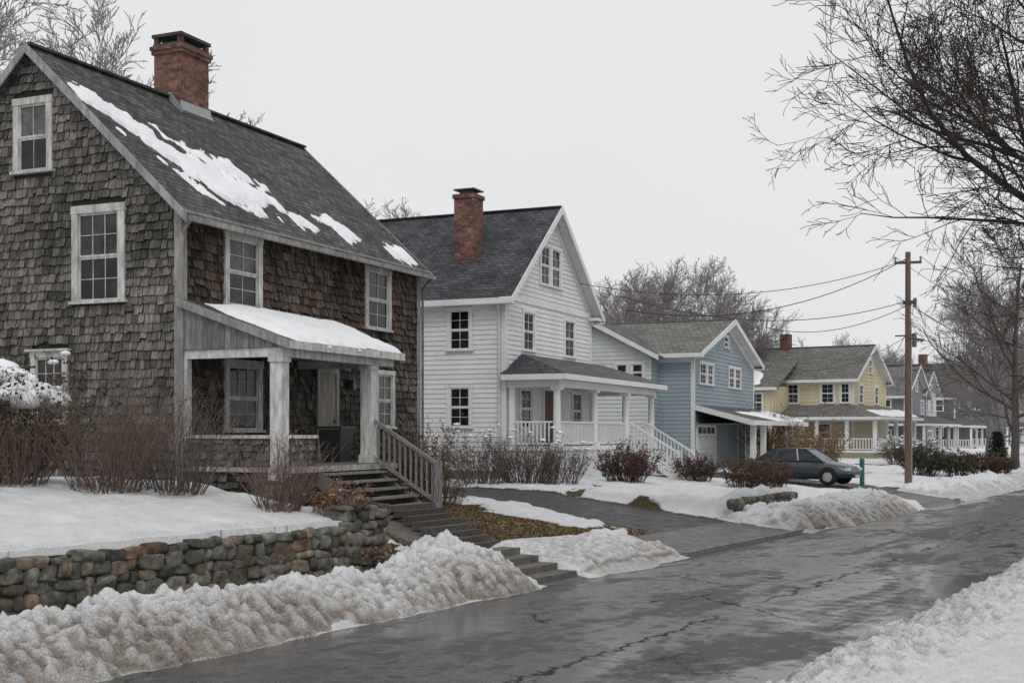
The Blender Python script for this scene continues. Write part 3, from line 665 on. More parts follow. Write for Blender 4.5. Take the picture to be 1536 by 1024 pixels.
for y in (7.65,9.75):
    a=Vector((px_,y,pz));b=Vector((px_+1.95,y,.95))
    rl.beam(a+Vector((0,0,.88)),b+Vector((0,0,.9)),.08,.07,wt);rl.beam(a+Vector((0,0,.1)),b+Vector((0,0,.15)),.05,.06,wt);rl.box(b.x-.07,b.x+.07,y-.07,y+.07,.5,1.95,wt)
    rl.beam(a+Vector((0,0,-.15)),b+Vector((0,0,-.1)),.06,.3,wt)
    for i in range(1,13): q=a.lerp(b,i/13);rl.box(q.x-.02,q.x+.02,y-.02,y+.02,q.z+.1,q.z+.88,wt)
D_=H('front_door','paint');FFr.box(D_,3.5,4.6,pz,4.2,.0,.06,(.12,.07,.05));FFr.box(T_,3.36,3.5,pz,4.32,0,.08,wt);FFr.box(T_,4.6,4.74,pz,4.32,0,.08,wt);FFr.box(T_,3.5,4.6,4.2,4.32,0,.08,wt)
H.done()
# ---------------- blue house
bc=(.30,.365,.395)
H,FFr,FSd,rzf=gable_house('blue_clapboard_house',(-24.02,55.65),ROT,12.5,9,.6,6.4,8.35,bc,'roofG',
  [],[(.9,2.3,4.95,6.1),(2.35,3.6,4.95,6.1),(6.7,8.0,4.95,6.15),(8.05,9.4,4.95,6.15),(5.6,6.7,7.0,7.7,{'tr':.1,'cols':1,'rows':1})],e=.19,oh=.5)
T_=H('trim','paint')
wc2=(.62,.64,.65);F2=Fr((0,-1.),(1,0),(0,-1))
c=H('wing_core','paint');xa,xb,zm=-7.8,-1.75,7.95;xm=(xa+xb)/2
c.poly([(xa,-1,0),(xb,-1,0),(xb,-1,6.35),(xm,-1,zm),(xa,-1,6.35)],wc2);c.poly([(xb,-1,0),(xb,.1,0),(xb,.1,6.35),(xb,-1,6.35)],bc)
w2=[window(H,F2,-3.6,-2.85,5.05,6.0,cols=1,rows=1),window(H,F2,-2.82,-2.07,5.05,6.0,cols=1,rows=1),window(H,F2,-3.4,-2.8,2.5,3.2,cols=1,rows=1)]
s2=(zm-6.35)/((xb-xa)/2)
clap(H('wing_siding','paint'),F2,lambda z:(xa,xb) if z<6.35 else (xa+(z-6.35)/s2,xb-(z-6.35)/s2),.8,zm-.05,.19,w2,wc2)
clap(H('wing_siding','paint'),Fr((xb,0),(0,1),(1,0)),lambda z:(-1,0),.8,6.3,.19,[],bc)
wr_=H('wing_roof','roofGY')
for sg in (1,-1):
    xx=xm+sg*((xb-xa)/2+.45);zz=zm+.12-s2*((xb-xa)/2+.45)
    wr_.slab([(xm,-1.4,zm+.12),(xx,-1.4,zz),(xx,4,zz),(xm,4,zm+.12)],.1,(1,1,1))
    Q=[(xm,zm+.14),(xx,zz+.02),(xx,zz-.2),(xm,zm-.1)];T_.hexa([(a,-1.45,b) for a,b in Q]+[(a,-1.402,b) for a,b in Q],(.74,.74,.74))
G=H('garage_door','paint');FFr.box(G,.5,3.9,.7,3.05,0,.05,(.76,.76,.76))
for i in range(1,4): FFr.box(G,.5,3.9,.7+i*.58-.015,.7+i*.58+.015,.05,.055,(.4,.4,.4))
for i in range(4): FFr.box(H('garage_door_lights','glass'),.7+i*.8,1.3+i*.8,2.6,2.9,.05,.058,(.03,.03,.03))
for a,b in ((.38,.5),(3.9,4.02)): FFr.box(T_,a,b,.7,3.1,0,.08,(.75,.75,.75))
FFr.box(H('side_door','paint'),8.7,10.2,.9,3.0,0,.06,(.07,.06,.05));FFr.box(T_,8.5,8.7,.9,3.1,0,.08,(.75,.75,.75));FFr.box(T_,10.2,10.4,.9,3.1,0,.08,(.75,.75,.75))
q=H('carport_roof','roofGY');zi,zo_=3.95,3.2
q.slab([(.04,.2,zi),(2.9,-.3,zo_),(2.9,13.3,zo_),(.04,13.3,zi)],.08,(1,1,1))
T_.box(2.9,2.95,-.3,13.3,zo_-.2,zo_+.02,(.75,.75,.75))
T_.hexa([(.04,.15,zi-.24),(2.95,-.35,zo_-.24),(2.95,-.3,zo_-.24),(.04,.2,zi-.24),(.04,.15,zi+.02),(2.95,-.35,zo_+.02),(2.95,-.3,zo_+.02),(.04,.2,zi+.02)],(.75,.75,.75))
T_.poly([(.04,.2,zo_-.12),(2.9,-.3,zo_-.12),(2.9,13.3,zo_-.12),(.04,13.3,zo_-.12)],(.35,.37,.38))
for y in (1.,3.2,9.8,13): T_.box(2.5,2.74,y-.12,y+.12,.3,zo_-.1,(.75,.75,.75))
H.done();nn=Vector((.26,0,1)).normalized()
snow_sheet('roof_snow',H.e,lambda u,v:(v,u,zi-(zi-zo_)/2.86*(v-.04)),nn,[(4,1.3),(13.1,.5),(13.1,2.8),(6,2.8)],.12,.09,.8,1.,5)
# ---------------- yellow house
yc=(.62,.55,.36)
YL=(-25.77,87.4)
H,FFr,FSd,rzf=gable_house('yellow_clapboard_house',YL,0,8.2,10,.5,6.5,8.85,yc,'roofG',
  [(-2.35,-1.25,4.7,6.2),(-.95,-.15,4.7,6.2),(-4.8,-3.8,4.7,6.2),(-7.5,-6.5,4.7,6.2),(-2.6,-1.5,2,3.4),(-6,-5,2,3.4)],[(1.3,2.4,4.7,6.1),(5.2,6.3,4.7,6.1),(3.7,4.6,6.9,8.0)],e=.25)
ch=H('chimney','brick');ch.box(-6.6,-5.9,3.7,4.4,8.2,10.0,(1,1,1))
w=H('wing','paint');w.box(-10.5,-4.6,-3.2,-.0,0,5.9,yc);wr2=H('wing_roof','roofG');wr2.slab([(-11,-3.7,5.8),(-4.2,-3.7,5.8),(-4.4,1.5,7.9),(-10.6,1.5,7.9)],.12,(1,1,1))
w.box(-11,-4.2,-3.74,-3.7,5.6,5.8,(.7,.7,.68));FW=Fr((0,-3.2),(1,0),(0,-1))
for a in (-9.2,-6.4): window(H,FW,a,a+1.1,4.1,5.5)
pp=H('porch','paint');t_=(.74,.74,.73)
pp.box(-4.2,2.2,-2.2,-.02,1.3,1.45,t_);pp.box(.02,2.2,-.02,8.6,1.3,1.45,t_);pp.box(2.1,2.16,-2.2,8.6,.2,1.3,(.3,.27,.22));pp.box(-4.2,2.1,-2.16,-2.1,.2,1.3,(.3,.27,.22))
pp.box(-4.2,2.25,-2.25,-2.05,3.45,3.7,t_);pp.box(2.05,2.25,-2.05,8.6,3.45,3.7,t_)
for x in (-4,-1.9,.2,2.1): pp.box(x-.12,x+.12,-2.2,-1.96,1.45,3.45,t_)
for y in (.8,3.3,5.9,8.4): pp.box(1.96,2.2,y-.12,y+.12,1.45,3.45,t_)
rail(pp,(-4,-2.1,1.45),(2.1,-2.1,1.45),.8,t_,.2,.06);rail(pp,(2.1,-2.1,1.45),(2.1,8.4,1.45),.8,t_,.2,.06)
pr_=H('porch_roof','roofG')
pr_.poly([(-4.6,-2.6,3.72),(2.6,-2.6,3.72),(.03,-.03,4.6),(-4.6,-.03,4.6)],(1,1,1));pr_.poly([(2.6,-2.6,3.72),(2.6,9,3.72),(.03,8.6,4.6),(.03,-.03,4.6)],(1,1,1))
pp.box(-4.6,2.6,-2.64,-2.6,3.55,3.73,t_);pp.box(2.6,2.64,-2.64,9,3.55,3.73,t_)
H.done()
snow_sheet('roof_snow',H.e,lambda u,v:(u,v,5.8+(v+3.7)/5.2*2.1+.0),Vector((0,-.37,1)).normalized(),[(-7.8,-3.3),(-5.,-3.5),(-6.5,-.6),(-9.5,1)],.12,.08,1.2,.8,8)
snow_sheet('porch_roof_snow',H.e,lambda u,v:(v,u,4.6-(v-.03)/2.57*.88),Vector((.3,0,1)).normalized(),[(-1,1.2),(8.6,.8),(8.6,2.4),(-1.5,2.4)],.12,.08,.5,1.,9)
# ---------------- far houses
def far(name,x,y,W,D,z0,ze,za,col,roof,porch=True,rot=0,chim=True):
    l=at(x,y);H,a,b,c=gable_house(name,l,rot,W,D,z0,ze,za,col,roof,[(-2.3,-1.2,ze-1.8,ze-.4),(-5,-3.9,ze-1.8,ze-.4),(-2.3,-1.2,ze-4.6,ze-3.2)],[(1.2,2.3,ze-1.8,ze-.4),(W-2.4,W-1.2,ze-1.8,ze-.4),(W/2-.5,W/2+.5,ze+.3,ze+1.5)],e=.25)
    if chim: H('chimney','brick').box(-5,-4.1,W/2-.4,W/2+.4,za-.5,za+1.3,(1,1,1))
    if porch:
        p=H('porch','paint')
        p.box(0.02,2.3,-1,W,z0+.5,z0+.7,(.7,.7,.7));p.box(-5,2.3,-2,-.1,z0+.5,z0+.7,(.7,.7,.7))
        for yy in (-1.9,1,4,W-.2): p.box(2.05,2.25,yy-.1,yy+.1,z0+.7,z0+2.9,(.74,.74,.74))
        for xx in (-4.8,-2.6,-.3): p.box(xx-.1,xx+.1,-1.95,-1.75,z0+.7,z0+2.9,(.74,.74,.74))
        p.box(-5.2,2.5,-2.2,-.05,z0+2.9,z0+3.1,(.74,.74,.74));p.box(.06,2.5,-.05,W,z0+2.9,z0+3.1,(.74,.74,.74))
        rail(p,(-4.8,-1.85,z0+.7),(2.2,-1.85,z0+.7),.8,(.74,.74,.74),.3,.1)
        r=H('porch_roof','roofGY');r.poly([(.1,-.1,z0+3.9),(2.5,-2.2,z0+3.11),(2.5,W,z0+3.11),(.1,W,z0+3.9)],(1,1,1));r.poly([(.1,-.1,z0+3.9),(2.5,-2.2,z0+3.11),(-5.2,-2.2,z0+3.11),(-5.2,-.1,z0+3.9)],(1,1,1))
    H.done();return H
far('grey_house',36.0,116,8,11,.4,6.2,8.9,(.2,.21,.23),'roofG')
far('white_house',39.5,122,5.5,5,.4,6.6,8.6,(.62,.63,.64),'roofG',chim=False)
far('dark_shingle_house',50.0,143,8.5,10,.4,6.9,10.6,(.13,.13,.135),'roofX')
far('grey_gabled_house',63,166,9,12,.4,7.5,11.5,(.19,.19,.2),'roofX')
far('distant_white_house',75,190,9,12,.4,6.5,9.5,(.5,.5,.5),'roofG')
# ================================================================= VEGETATION
def tubes_mesh(name,br,mat,colf,parent=None,kbig=7,kmin=3,link=True):
    groups={}
    for pts,rad in br:
        k=kbig if rad[0]>.07 else (4 if rad[0]>.02 else kmin)
        groups.setdefault((len(pts),k),[]).append((pts,rad))
    VV=[];FF=[];CC=[];off=0
    for (n,k),g in groups.items():
        Pn=np.array([[tuple(p) for p in a] for a,_ in g]);Rr=np.array([r for _,r in g])
        tan=np.gradient(Pn,axis=1);tan/=np.linalg.norm(tan,axis=2,keepdims=True)+1e-9
        ref=np.where(np.abs(tan[:,:1,2:3])>.8,np.array([1.,0,0]),np.array([0,0,1.]));ref=np.broadcast_to(ref,tan.shape)
        a=np.cross(tan,ref);a/=np.linalg.norm(a,axis=2,keepdims=True)+1e-9;b=np.cross(tan,a)
        th=np.arange(k)*2*np.pi/k
        ring=Pn[:,:,None]+Rr[:,:,None,None]*(a[:,:,None]*np.cos(th)[None,None,:,None]+b[:,:,None]*np.sin(th)[None,None,:,None])
        B=len(g);V=ring.reshape(-1,3);idx=np.arange(B*n*k).reshape(B,n,k)+off
        nx=np.roll(idx,-1,axis=2)
        F=np.stack([idx[:,:-1],nx[:,:-1],nx[:,1:],idx[:,1:]],-1).reshape(-1,4)
        VV.append(V);FF.append(F);off+=len(V)
        c=np.array([colf(r[0]) for _,r in g]);CC.append(np.repeat(c,n*k,axis=0))
    return mesh_np(name,np.concatenate(VV),np.concatenate(FF),mat,col=np.concatenate(CC),parent=parent,smooth=True)
def rv(): return Vector((random.gauss(0,1),random.gauss(0,1),random.gauss(0,1)))
def grow(p,d,L,r,lev,P,out):
    n=P['seg'][lev];pts=[p.copy()];rad=[r];dirs=[d.copy()];q=p.copy();d=d.copy();tp=P['taper'][lev]
    for i in range(n):
        d=(d+rv()*P['wig'][lev]+Vector((0,0,P['up'][lev]))).normalized();q=q+d*(L/n);pts.append(q.copy());rad.append(max(P['rmin'],r*(1-tp*(i+1)/n)));dirs.append(d.copy())
    out.append((pts,rad))
    if lev>=P['max']: return
    nc=P['n'][lev];f0=P['f0'][lev]
    for i in range(nc):
        f=f0+(1-f0)*(i+random.random())/nc;x=f*n;j=min(int(x),n-1);t=x-j
        pos=pts[j].lerp(pts[j+1],t);rr=rad[j]*(1-t)+rad[j+1]*t;dd=dirs[j+1]
        perp=dd.cross(rv()).normalized();ang=R(random.uniform(*P['ang'][lev]))
        nd=(dd*math.cos(ang)+perp*math.sin(ang)).normalized()
        if lev==0 and P.get('bias'): nd=(nd+Vector(P['bias'])*.35).normalized()
        grow(pos,nd,L*P['ratio'][lev]*(1-P['fall'][lev]*(f-f0)/(1-f0+1e-6))*random.uniform(.75,1.2),max(P['rmin'],rr*P['rr'][lev]),lev+1,P,out)
def tree_mesh(name,h,P,seed,col,colt,r0=None,link=None):
    random.seed(seed);out=[]
    grow(Vector((0,0,-.3)),Vector((random.uniform(-.04,.04),random.uniform(-.04,.04),1)),h*P['trunk'],r0 or h*.02,0,P,out)
    return tubes_mesh(name,out,M['bark'],lambda r:(col if r>.03 else colt))
PB=dict(seg=[9,8,6,5,4,3],taper=[.8,.85,.8,.8,.75,.6],wig=[.05,.09,.11,.13,.15,.18],up=[.03,.045,.035,.03,.03,.02],rmin=.0055,max=5,n=[15,9,7,5,3],f0=[.2,.2,.15,.12,.15],
  ang=[(42,70),(25,50),(25,48),(22,45),(22,45)],ratio=[.6,.52,.5,.52,.6],fall=[.5,.4,.35,.35,.3],rr=[.48,.5,.55,.6,.7],trunk=.92)
def place(o,x,y,z=None,rot=0,s=1,name=None):
    o.location=(x,y,gz(x,y)-.05 if z is None else z);o.rotation_euler=(0,0,rot);o.scale=(s,)*3
    if name:o.name=name
bigc=(.045,.038,.034);bigt=(.05,.04,.035)
PBB=dict(PB);PBB['bias']=(-.8,-.4,-.12);PBB['n']=[30,10,8,5,2];PBB['fall']=[.25,.4,.35,.35,.3];PBB['up']=[.02,.035,.03,.03,.03,.02];PBB['rmin']=.007;PBB['rr']=[.52,.52,.58,.62,.7];PBB['f0']=[.3,.15,.12,.12,.15]
t1=tree_mesh('bare_maple_tree',14.5,PBB,11,bigc,bigt,.3)
x,y=at(12.6,25.2);place(t1,x,y,.1)
P2=dict(PB);P2['n']=[16,8,6,5,0];P2['max']=4;P2['rmin']=.011
t2=tree_mesh('bare_roadside_tree',13,P2,21,(.085,.075,.07),(.1,.088,.08),.26)
x,y=at(27.9,70);place(t2,x,y,.2)
# distant trees
PD=dict(PB);PD['n']=[18,10,7,4,0];PD['max']=4;PD['rmin']=.0125;PD['f0']=[.16,.15,.1,.1,.1];PD['ratio']=[.56,.55,.52,.5,.5];PD['ang']=[(30,58),(22,42),(20,40),(18,38),(20,40)]
protos=[]
DT=empty('distant_bare_trees')
for i in range(4):
    o=tree_mesh('bare_tree_%d'%i,14,PD,31+i,(.22,.207,.2),(.29,.27,.26));o.parent=DT;protos.append(o)  # bark and twig tones paled: distance haze painted into the colour
spots=[(-16.2,46,17.2),(-21.0,50,19.5),(-14.0,58,15.5),(-5.8,78,15.8),(-9.5,84,16),(8.6,90,13.2),(10.8,95,14.4),(13.6,92,14.2),(15.6,97,13.6),(12.4,101,14.8),(17.6,104,12),(9.4,99,14.2),(15,106,15),(18.4,96,11.5),(-18.5,54,18.5)]
random.seed(77)
for i in range(34):
    Yc=random.uniform(170,250);r=random.uniform(.13,.48);spots.append((r*Yc,Yc,random.uniform(13,17)))
spots+=[(33,88,12.5),(39,102,13.5),(24,125,12),(29,135,13),(46,108,13),(31,80,12)]
for i,(a,b,h) in enumerate(spots):
    x,y=at(a,b)
    if i<4: o=protos[i]
    else:
        o=bpy.data.objects.new('bare_tree_i%d'%i,protos[i%4].data);bpy.context.collection.objects.link(o);o.parent=DT
    o.location=(x,y,.3);o.rotation_euler=(0,0,random.uniform(0,6.28));s=h/15.5;o.scale=(s*random.uniform(.95,1.2),s*random.uniform(.95,1.2),s)
random.seed(5)
def leaf_quads(cent,sizes,cols):
    n=len(cent);rg=np.random.default_rng(n);a=rg.normal(size=(n,3));a/=np.linalg.norm(a,axis=1,keepdims=True);b=np.cross(a,rg.normal(size=(n,3)));b/=np.linalg.norm(b,axis=1,keepdims=True)
    s=np.asarray(sizes)[:,None];V=np.stack([cent-a*s,cent-b*s*.6,cent+a*s,cent+b*s*.6],1).reshape(-1,3)
    return V,np.arange(n*4).reshape(n,4),np.repeat(cols,4,axis=0)
def bush(name,x,y,h,r,n,col,leaf=0,lcol=None,lsize=.03,snowy=0,z=None,spread=.5,dome=False,side=4,rad=.007,cap=0):
    e=empty(name,(x,y,gz(x,y)-.03 if z is None else z));random.seed(int(abs(x*100+y*37)));out=[];tips=[]
    for i in range(n):
        an=random.uniform(0,6.28);rr=r*.55*math.sqrt(random.random());p=Vector((rr*math.cos(an),rr*math.sin(an),0))
        d=Vector((p.x*spread/r*1.8+random.gauss(0,.16),p.y*spread/r*1.8+random.gauss(0,.16),1)).normalized()
        Lk=h*random.uniform(.55,1.08)*(math.sqrt(max(.15,1-(rr/r)**2)) if dome else 1);q=p.copy();pts=[q.copy()];m=5
        for k in range(m): d=(d+rv()*.1).normalized();q=q+d*Lk/m;pts.append(q.copy())
        out.append((pts,[rad*(1-.7*k/m) for k in range(m+1)]))
        for k in range(side):
            t=random.uniform(.25,.98)*m;j=min(int(t),m-1);b0=pts[j].lerp(pts[j+1],t-j);dd=((pts[j+1]-pts[j]).normalized()+rv()*.5).normalized();l=Lk*random.uniform(.12,.32)
            b1=b0+dd*l*.5;b2=b1+(dd+rv()*.25).normalized()*l*.5;out.append(([b0,b1,b2],[rad*.5,rad*.4,rad*.25]));tips+= [b1,b2]
        tips.append(pts[-1])
    tubes_mesh('stems',out,M['twig'],lambda rr:jit(col,.35),e)
    if leaf:
        T_=np.array([tuple(t) for t in tips]);rg=np.random.default_rng(3);c=T_[rg.integers(len(T_),size=leaf)]+rg.normal(size=(leaf,3))*.04
        V,F,C=leaf_quads(c,rg.uniform(.5,1.2,leaf)*lsize,np.array(lcol)[None]*rg.uniform(.5,1.5,(leaf,1)));mesh_np('leaves',V,F,M['leaf'],col=C,parent=e)
    if snowy or cap:
        VV=[];FF=[];off=0;rg=np.random.default_rng(9)
        top=[(t,rg.uniform(.04,.11),.45) for t in sorted(tips,key=lambda t:-t.z+random.random()*h*.45)[:snowy*3:3]]
        for k in range(cap):
            an=rg.uniform(0,6.28);q=r*.85*math.sqrt(rg.random());top.append((Vector((q*math.cos(an),q*math.sin(an),h*(1.0-.42*(q/r)**2)+rg.uniform(-.06,.05))),rg.uniform(.16,.36),.55))
        for t,s,fz in top:
            q=ICO*(1+(vn(ICO[:,0]*2+t.x*9,ICO[:,1]*2+ICO[:,2]*2,4)-.5)[:,None]*.6)*np.array([s,s*rg.uniform(.7,1.3),s*fz])+np.array(t)
            VV.append(q);FF.append(ICF+off);off+=len(ICO)
        mesh_np('snow_clumps',np.concatenate(VV),np.concatenate(FF),M['snow'],parent=e,smooth=True)
    return e
rb=(.165,.12,.098)
def B(x,y,*a,**k): X,Y=at(x,y);return bush(a[0],X,Y,*a[1:],**k)
B(-8.35,21.3,'bare_shrub',1.6,.9,150,rb,400,(.14,.09,.06),.025,snowy=0,spread=.45)
B(-6.9,21.6,'bare_shrub',2.1,1.,210,rb,400,(.14,.09,.06),.025,spread=.5)
B(-5.9,22.3,'bare_shrub',1.85,.9,170,(.15,.12,.1),300,(.14,.09,.06),.025,spread=.5)
B(-9.1,22.2,'snow_covered_shrub',2.05,1.25,190,(.09,.08,.05),6500,(.05,.05,.03),.045,snowy=20,spread=.6,cap=95)
B(-3.9,21.2,'bare_shrub',1.3,.62,130,rb,200,(.14,.09,.06),.02,spread=.6)
B(-2.95,21.4,'dried_hydrangea',.6,.5,60,(.13,.08,.05),900,(.22,.13,.085),.035,snowy=0,spread=.8)
B(-2.3,21.6,'dried_hydrangea',.5,.4,50,(.13,.08,.05),500,(.2,.13,.09),.035,snowy=0,spread=.8)
B(-8.6,19.2,'bare_shrub',.7,.8,40,(.1,.07,.05),500,(.05,.06,.02),.03,snowy=0,spread=.8)
B(-2.55,30.5,'brown_leaf_shrub',1.75,1.1,160,(.12,.08,.05),4500,(.12,.085,.045),.035,spread=.5)
B(-1.75,31.5,'bare_shrub',1.6,1.,150,rb,900,(.13,.08,.06),.03,spread=.5)
B(-.9,40.,'bare_shrub',1.6,1.3,150,(.12,.1,.09),900,(.1,.075,.06),.03,snowy=6,rad=.010)
B(.5,40.5,'bare_shrub',1.5,1.4,170,(.11,.09,.08),1100,(.11,.075,.06),.03,snowy=10,rad=.010)
B(1.5,40.2,'bare_shrub',1.25,1.1,130,(.12,.1,.09),900,(.11,.075,.06),.03,snowy=6,rad=.010)
B(3.9,43.0,'barberry_shrub',1.25,1.15,170,(.08,.05,.045),5200,(.09,.052,.045),.04,dome=True,spread=.5,rad=.01)
B(7.1,48.5,'barberry_shrub',1.1,.9,130,(.08,.05,.04),3500,(.085,.055,.04),.04,dome=True,rad=.01)
B(8.6,46.5,'barberry_shrub',1.1,1.2,150,(.09,.055,.04),4200,(.1,.065,.045),.04,dome=True,rad=.01)
B(9.6,47.2,'barberry_shrub',1.0,1.0,120,(.09,.055,.04),3000,(.1,.065,.045),.04,dome=True,rad=.01)
B(15.2,64.,'tan_shrub',2.1,1.6,170,(.2,.14,.08),4000,(.24,.16,.08),.05,rad=.015)
B(13.7,67.,'tan_shrub',3.3,1.3,170,(.17,.13,.1),2500,(.22,.15,.1),.05,rad=.015)
B(20.2,62.,'evergreen_shrub',1.4,1.2,120,(.05,.045,.03),6000,(.045,.048,.032),.05,dome=True,rad=.012)
B(22.3,63.,'brown_leaf_shrub',1.3,1.3,120,(.06,.045,.03),6000,(.07,.058,.038),.05,dome=True,rad=.012)
B(24.4,64.,'brown_leaf_shrub',1.1,1.2,120,(.07,.05,.04),4000,(.1,.07,.045),.05,dome=True,rad=.012)
B(22.8,73.,'snow_covered_shrub',1.8,1.8,140,(.1,.07,.05),3000,(.09,.07,.04),.05,snowy=90,rad=.012)
def pine(x,y,h):
    X,Y=at(x,y);e=empty('small_pine_tree',(X,Y,gz(X,Y)-.05));rg=np.random.default_rng(4);c=[]
    tubes_mesh('trunk',[([Vector((0,0,0)),Vector((0,0,h*.5)),Vector((0,0,h))],[.08,.05,.015])],M['bark'],lambda r:(.06,.05,.04),e)
    for i in range(60):
        z=h*(.08+.9*i/60);rr=(h-z)*.42;an=i*2.4
        for k in range(60): t=rg.random()**.6;c.append((rr*t*math.cos(an)+rg.normal()*.07*(1+t),rr*t*math.sin(an)+rg.normal()*.07*(1+t),z-.25*t*rr+rg.normal()*.04))
    V,F,C=leaf_quads(np.array(c),np.full(len(c),.07),np.array([[.025,.035,.024]])*rg.uniform(.5,1.5,(len(c),1)));mesh_np('needles',V,F,M['leaf'],col=C,parent=e)
pine(27.6,72,2.3)
rg=np.random.default_rng(12);c=[]
while len(c)<11000:
    a=rg.uniform(-19.2,-12.0);b=rg.uniform(17.4,27.8);i=np.searchsorted(ts,a);j=np.searchsorted(sv,b)
    if snow[i,j]<.4 and conc[i,j]<.1: c.append((a,b,Z2[i,j]+.015))
V,F,C=leaf_quads(np.array(c),rg.uniform(.015,.05,len(c)),np.array([[.2,.14,.07]])*rg.uniform(.4,1.3,(len(c),1)));mesh_np('dry_grass',V,F,M['leaf'],col=C)
# ================================================================= STREET FURNITURE
cs=empty('concrete_steps');mb=MB()
for (tt,z) in ((-11.0,.12),(-11.4,.24),(-11.8,.36),(-12.2,.48)): mb.box(tt-.4,tt,18.85,20.2,z-.3,z,jit((.15,.14,.125),.1))
mb.build('treads',M['concrete'],cs)
ws=empty('timber_path_steps');mb=MB()
for i in range(8):
    tt=-13.0-.36*i;z=.53+.085*i;mb.box(tt-.2,tt,19.3+.2*i,20.8+.2*i,z-.12,z,jit((.09,.08,.07),.2))
mb.build('treads',M['wood'],ws)
kb=MB();kb.box(-10.98,-10.82,24.8,44.,-.1,.09,(.2,.19,.18));kb.box(-10.98,-10.82,50.5,160,-.1,.09,(.2,.19,.18));kb.build('granite_kerb',M['concrete'])
# utility pole
X,Y=at(17.1,54.7);up=empty('utility_pole',(X,Y,gz(X,Y)));mb=MB();wb=(.15,.105,.075)
mb.cyl((0,0,-.4),(0,0,10.0),.15,.115,12,wb);mb.beam((-.55,-.15,9.55),(.55,.15,9.55),.09,.11,wb)
mb.build('pole',M['wood'],up);mb=MB()
for a in (-.5,.5): mb.cyl((a,a*.27,9.6),(a,a*.27,9.8),.035,.05,8,(.2,.2,.21))
mb.box(-.2,.35,-.12,.12,7.75,7.9,(.06,.06,.06));mb.cyl((.3,0,7.6),(.3,0,8.0),.08,.08,8,(.15,.15,.16));mb.beam((-.55,0,6.4),(.2,0,6.4),.06,.06,(.08,.08,.08));mb.cyl((.25,.1,5.9),(.25,.1,6.5),.1,.1,8,(.12,.12,.12));mb.box(-.2,-.1,-.1,.1,4.7,5.1,(.3,.3,.3));mb.beam((0,-.05,6.3),(.75,-.35,6.15),.07,.1,(.1,.1,.1))
mb.cyl((.16,0,0),(.13,0,7.),.03,.03,6,(.25,.25,.25))
mb.build('hardware',M['metal'],up)
X2,Y2=X,Y+46;up2=empty('utility_pole',(X2,Y2,.2));mb=MB();mb.cyl((0,0,-.4),(0,0,10),.14,.11,10,wb);mb.beam((-.75,0,9.5),(.75,0,9.5),.1,.1,wb);mb.build('pole',M['wood'],up2)
def wire(a,b,sag,r=.014,n=18):
    a=Vector(a);b=Vector(b);return ([a.lerp(b,i/n)+Vector((0,0,-4*sag*(i/n)*(1-i/n))) for i in range(n+1)],[r]*(n+1))
zp=gz(X,Y);wr=[]
for a in (-.5,.5): wr.append(wire((X+a,Y+a*.27,9.8+zp),(X2+a,Y2,9.7),.7))
wr.append(wire((X,Y,7.8+zp),(X2,Y2,7.6),.8,.025))
wr.append(wire((X,Y,7.9+zp),(-22.,43.9,7.9),.9,.018));wr.append(wire((X,Y,7.7+zp),(-22.7,62.,8.0),.6,.018));wr.append(wire((X,Y,9.7+zp),(-22.6,41.7,8.2),.9,.016));wr.append(wire((X,Y,9.75+zp),(-22.9,46,7.6),1.1,.02));wr.append(wire((X,Y,6.4+zp),(-23.6,68.,6.2),.6,.016));wr.append(wire((X,Y,6.7+zp),(-25.3,91,8.3),1.,.018))
tubes_mesh('overhead_wires',wr,M['metal'],lambda r:(.03,.03,.03))
X,Y=at(14.65,53.);mb=MB();z=gz(X,Y);mb.cyl((X,Y,z-.1),(X,Y,z+.95),.1,.1,10,(.02,.13,.12));mb.cyl((X,Y,z+.95),(X,Y,z+1.08),.12,.07,10,(.015,.1,.09));mb.build('teal_utility_marker',M['metal'])
b_=MB();bx,by=ph(1.2,4.1)
E=empty('trash_bin',(bx,by,1.95),ROT);b_.hexa([(-.24,-.24,0),(.24,-.24,0),(.24,.24,0),(-.24,.24,0),(-.3,-.3,.75),(.3,-.3,.75),(.3,.3,.75),(-.3,.3,.75)],(.045,.048,.05));b_.box(-.32,.32,-.32,.32,.76,.82,(.06,.062,.065));b_.build('body',M['metal'],E)
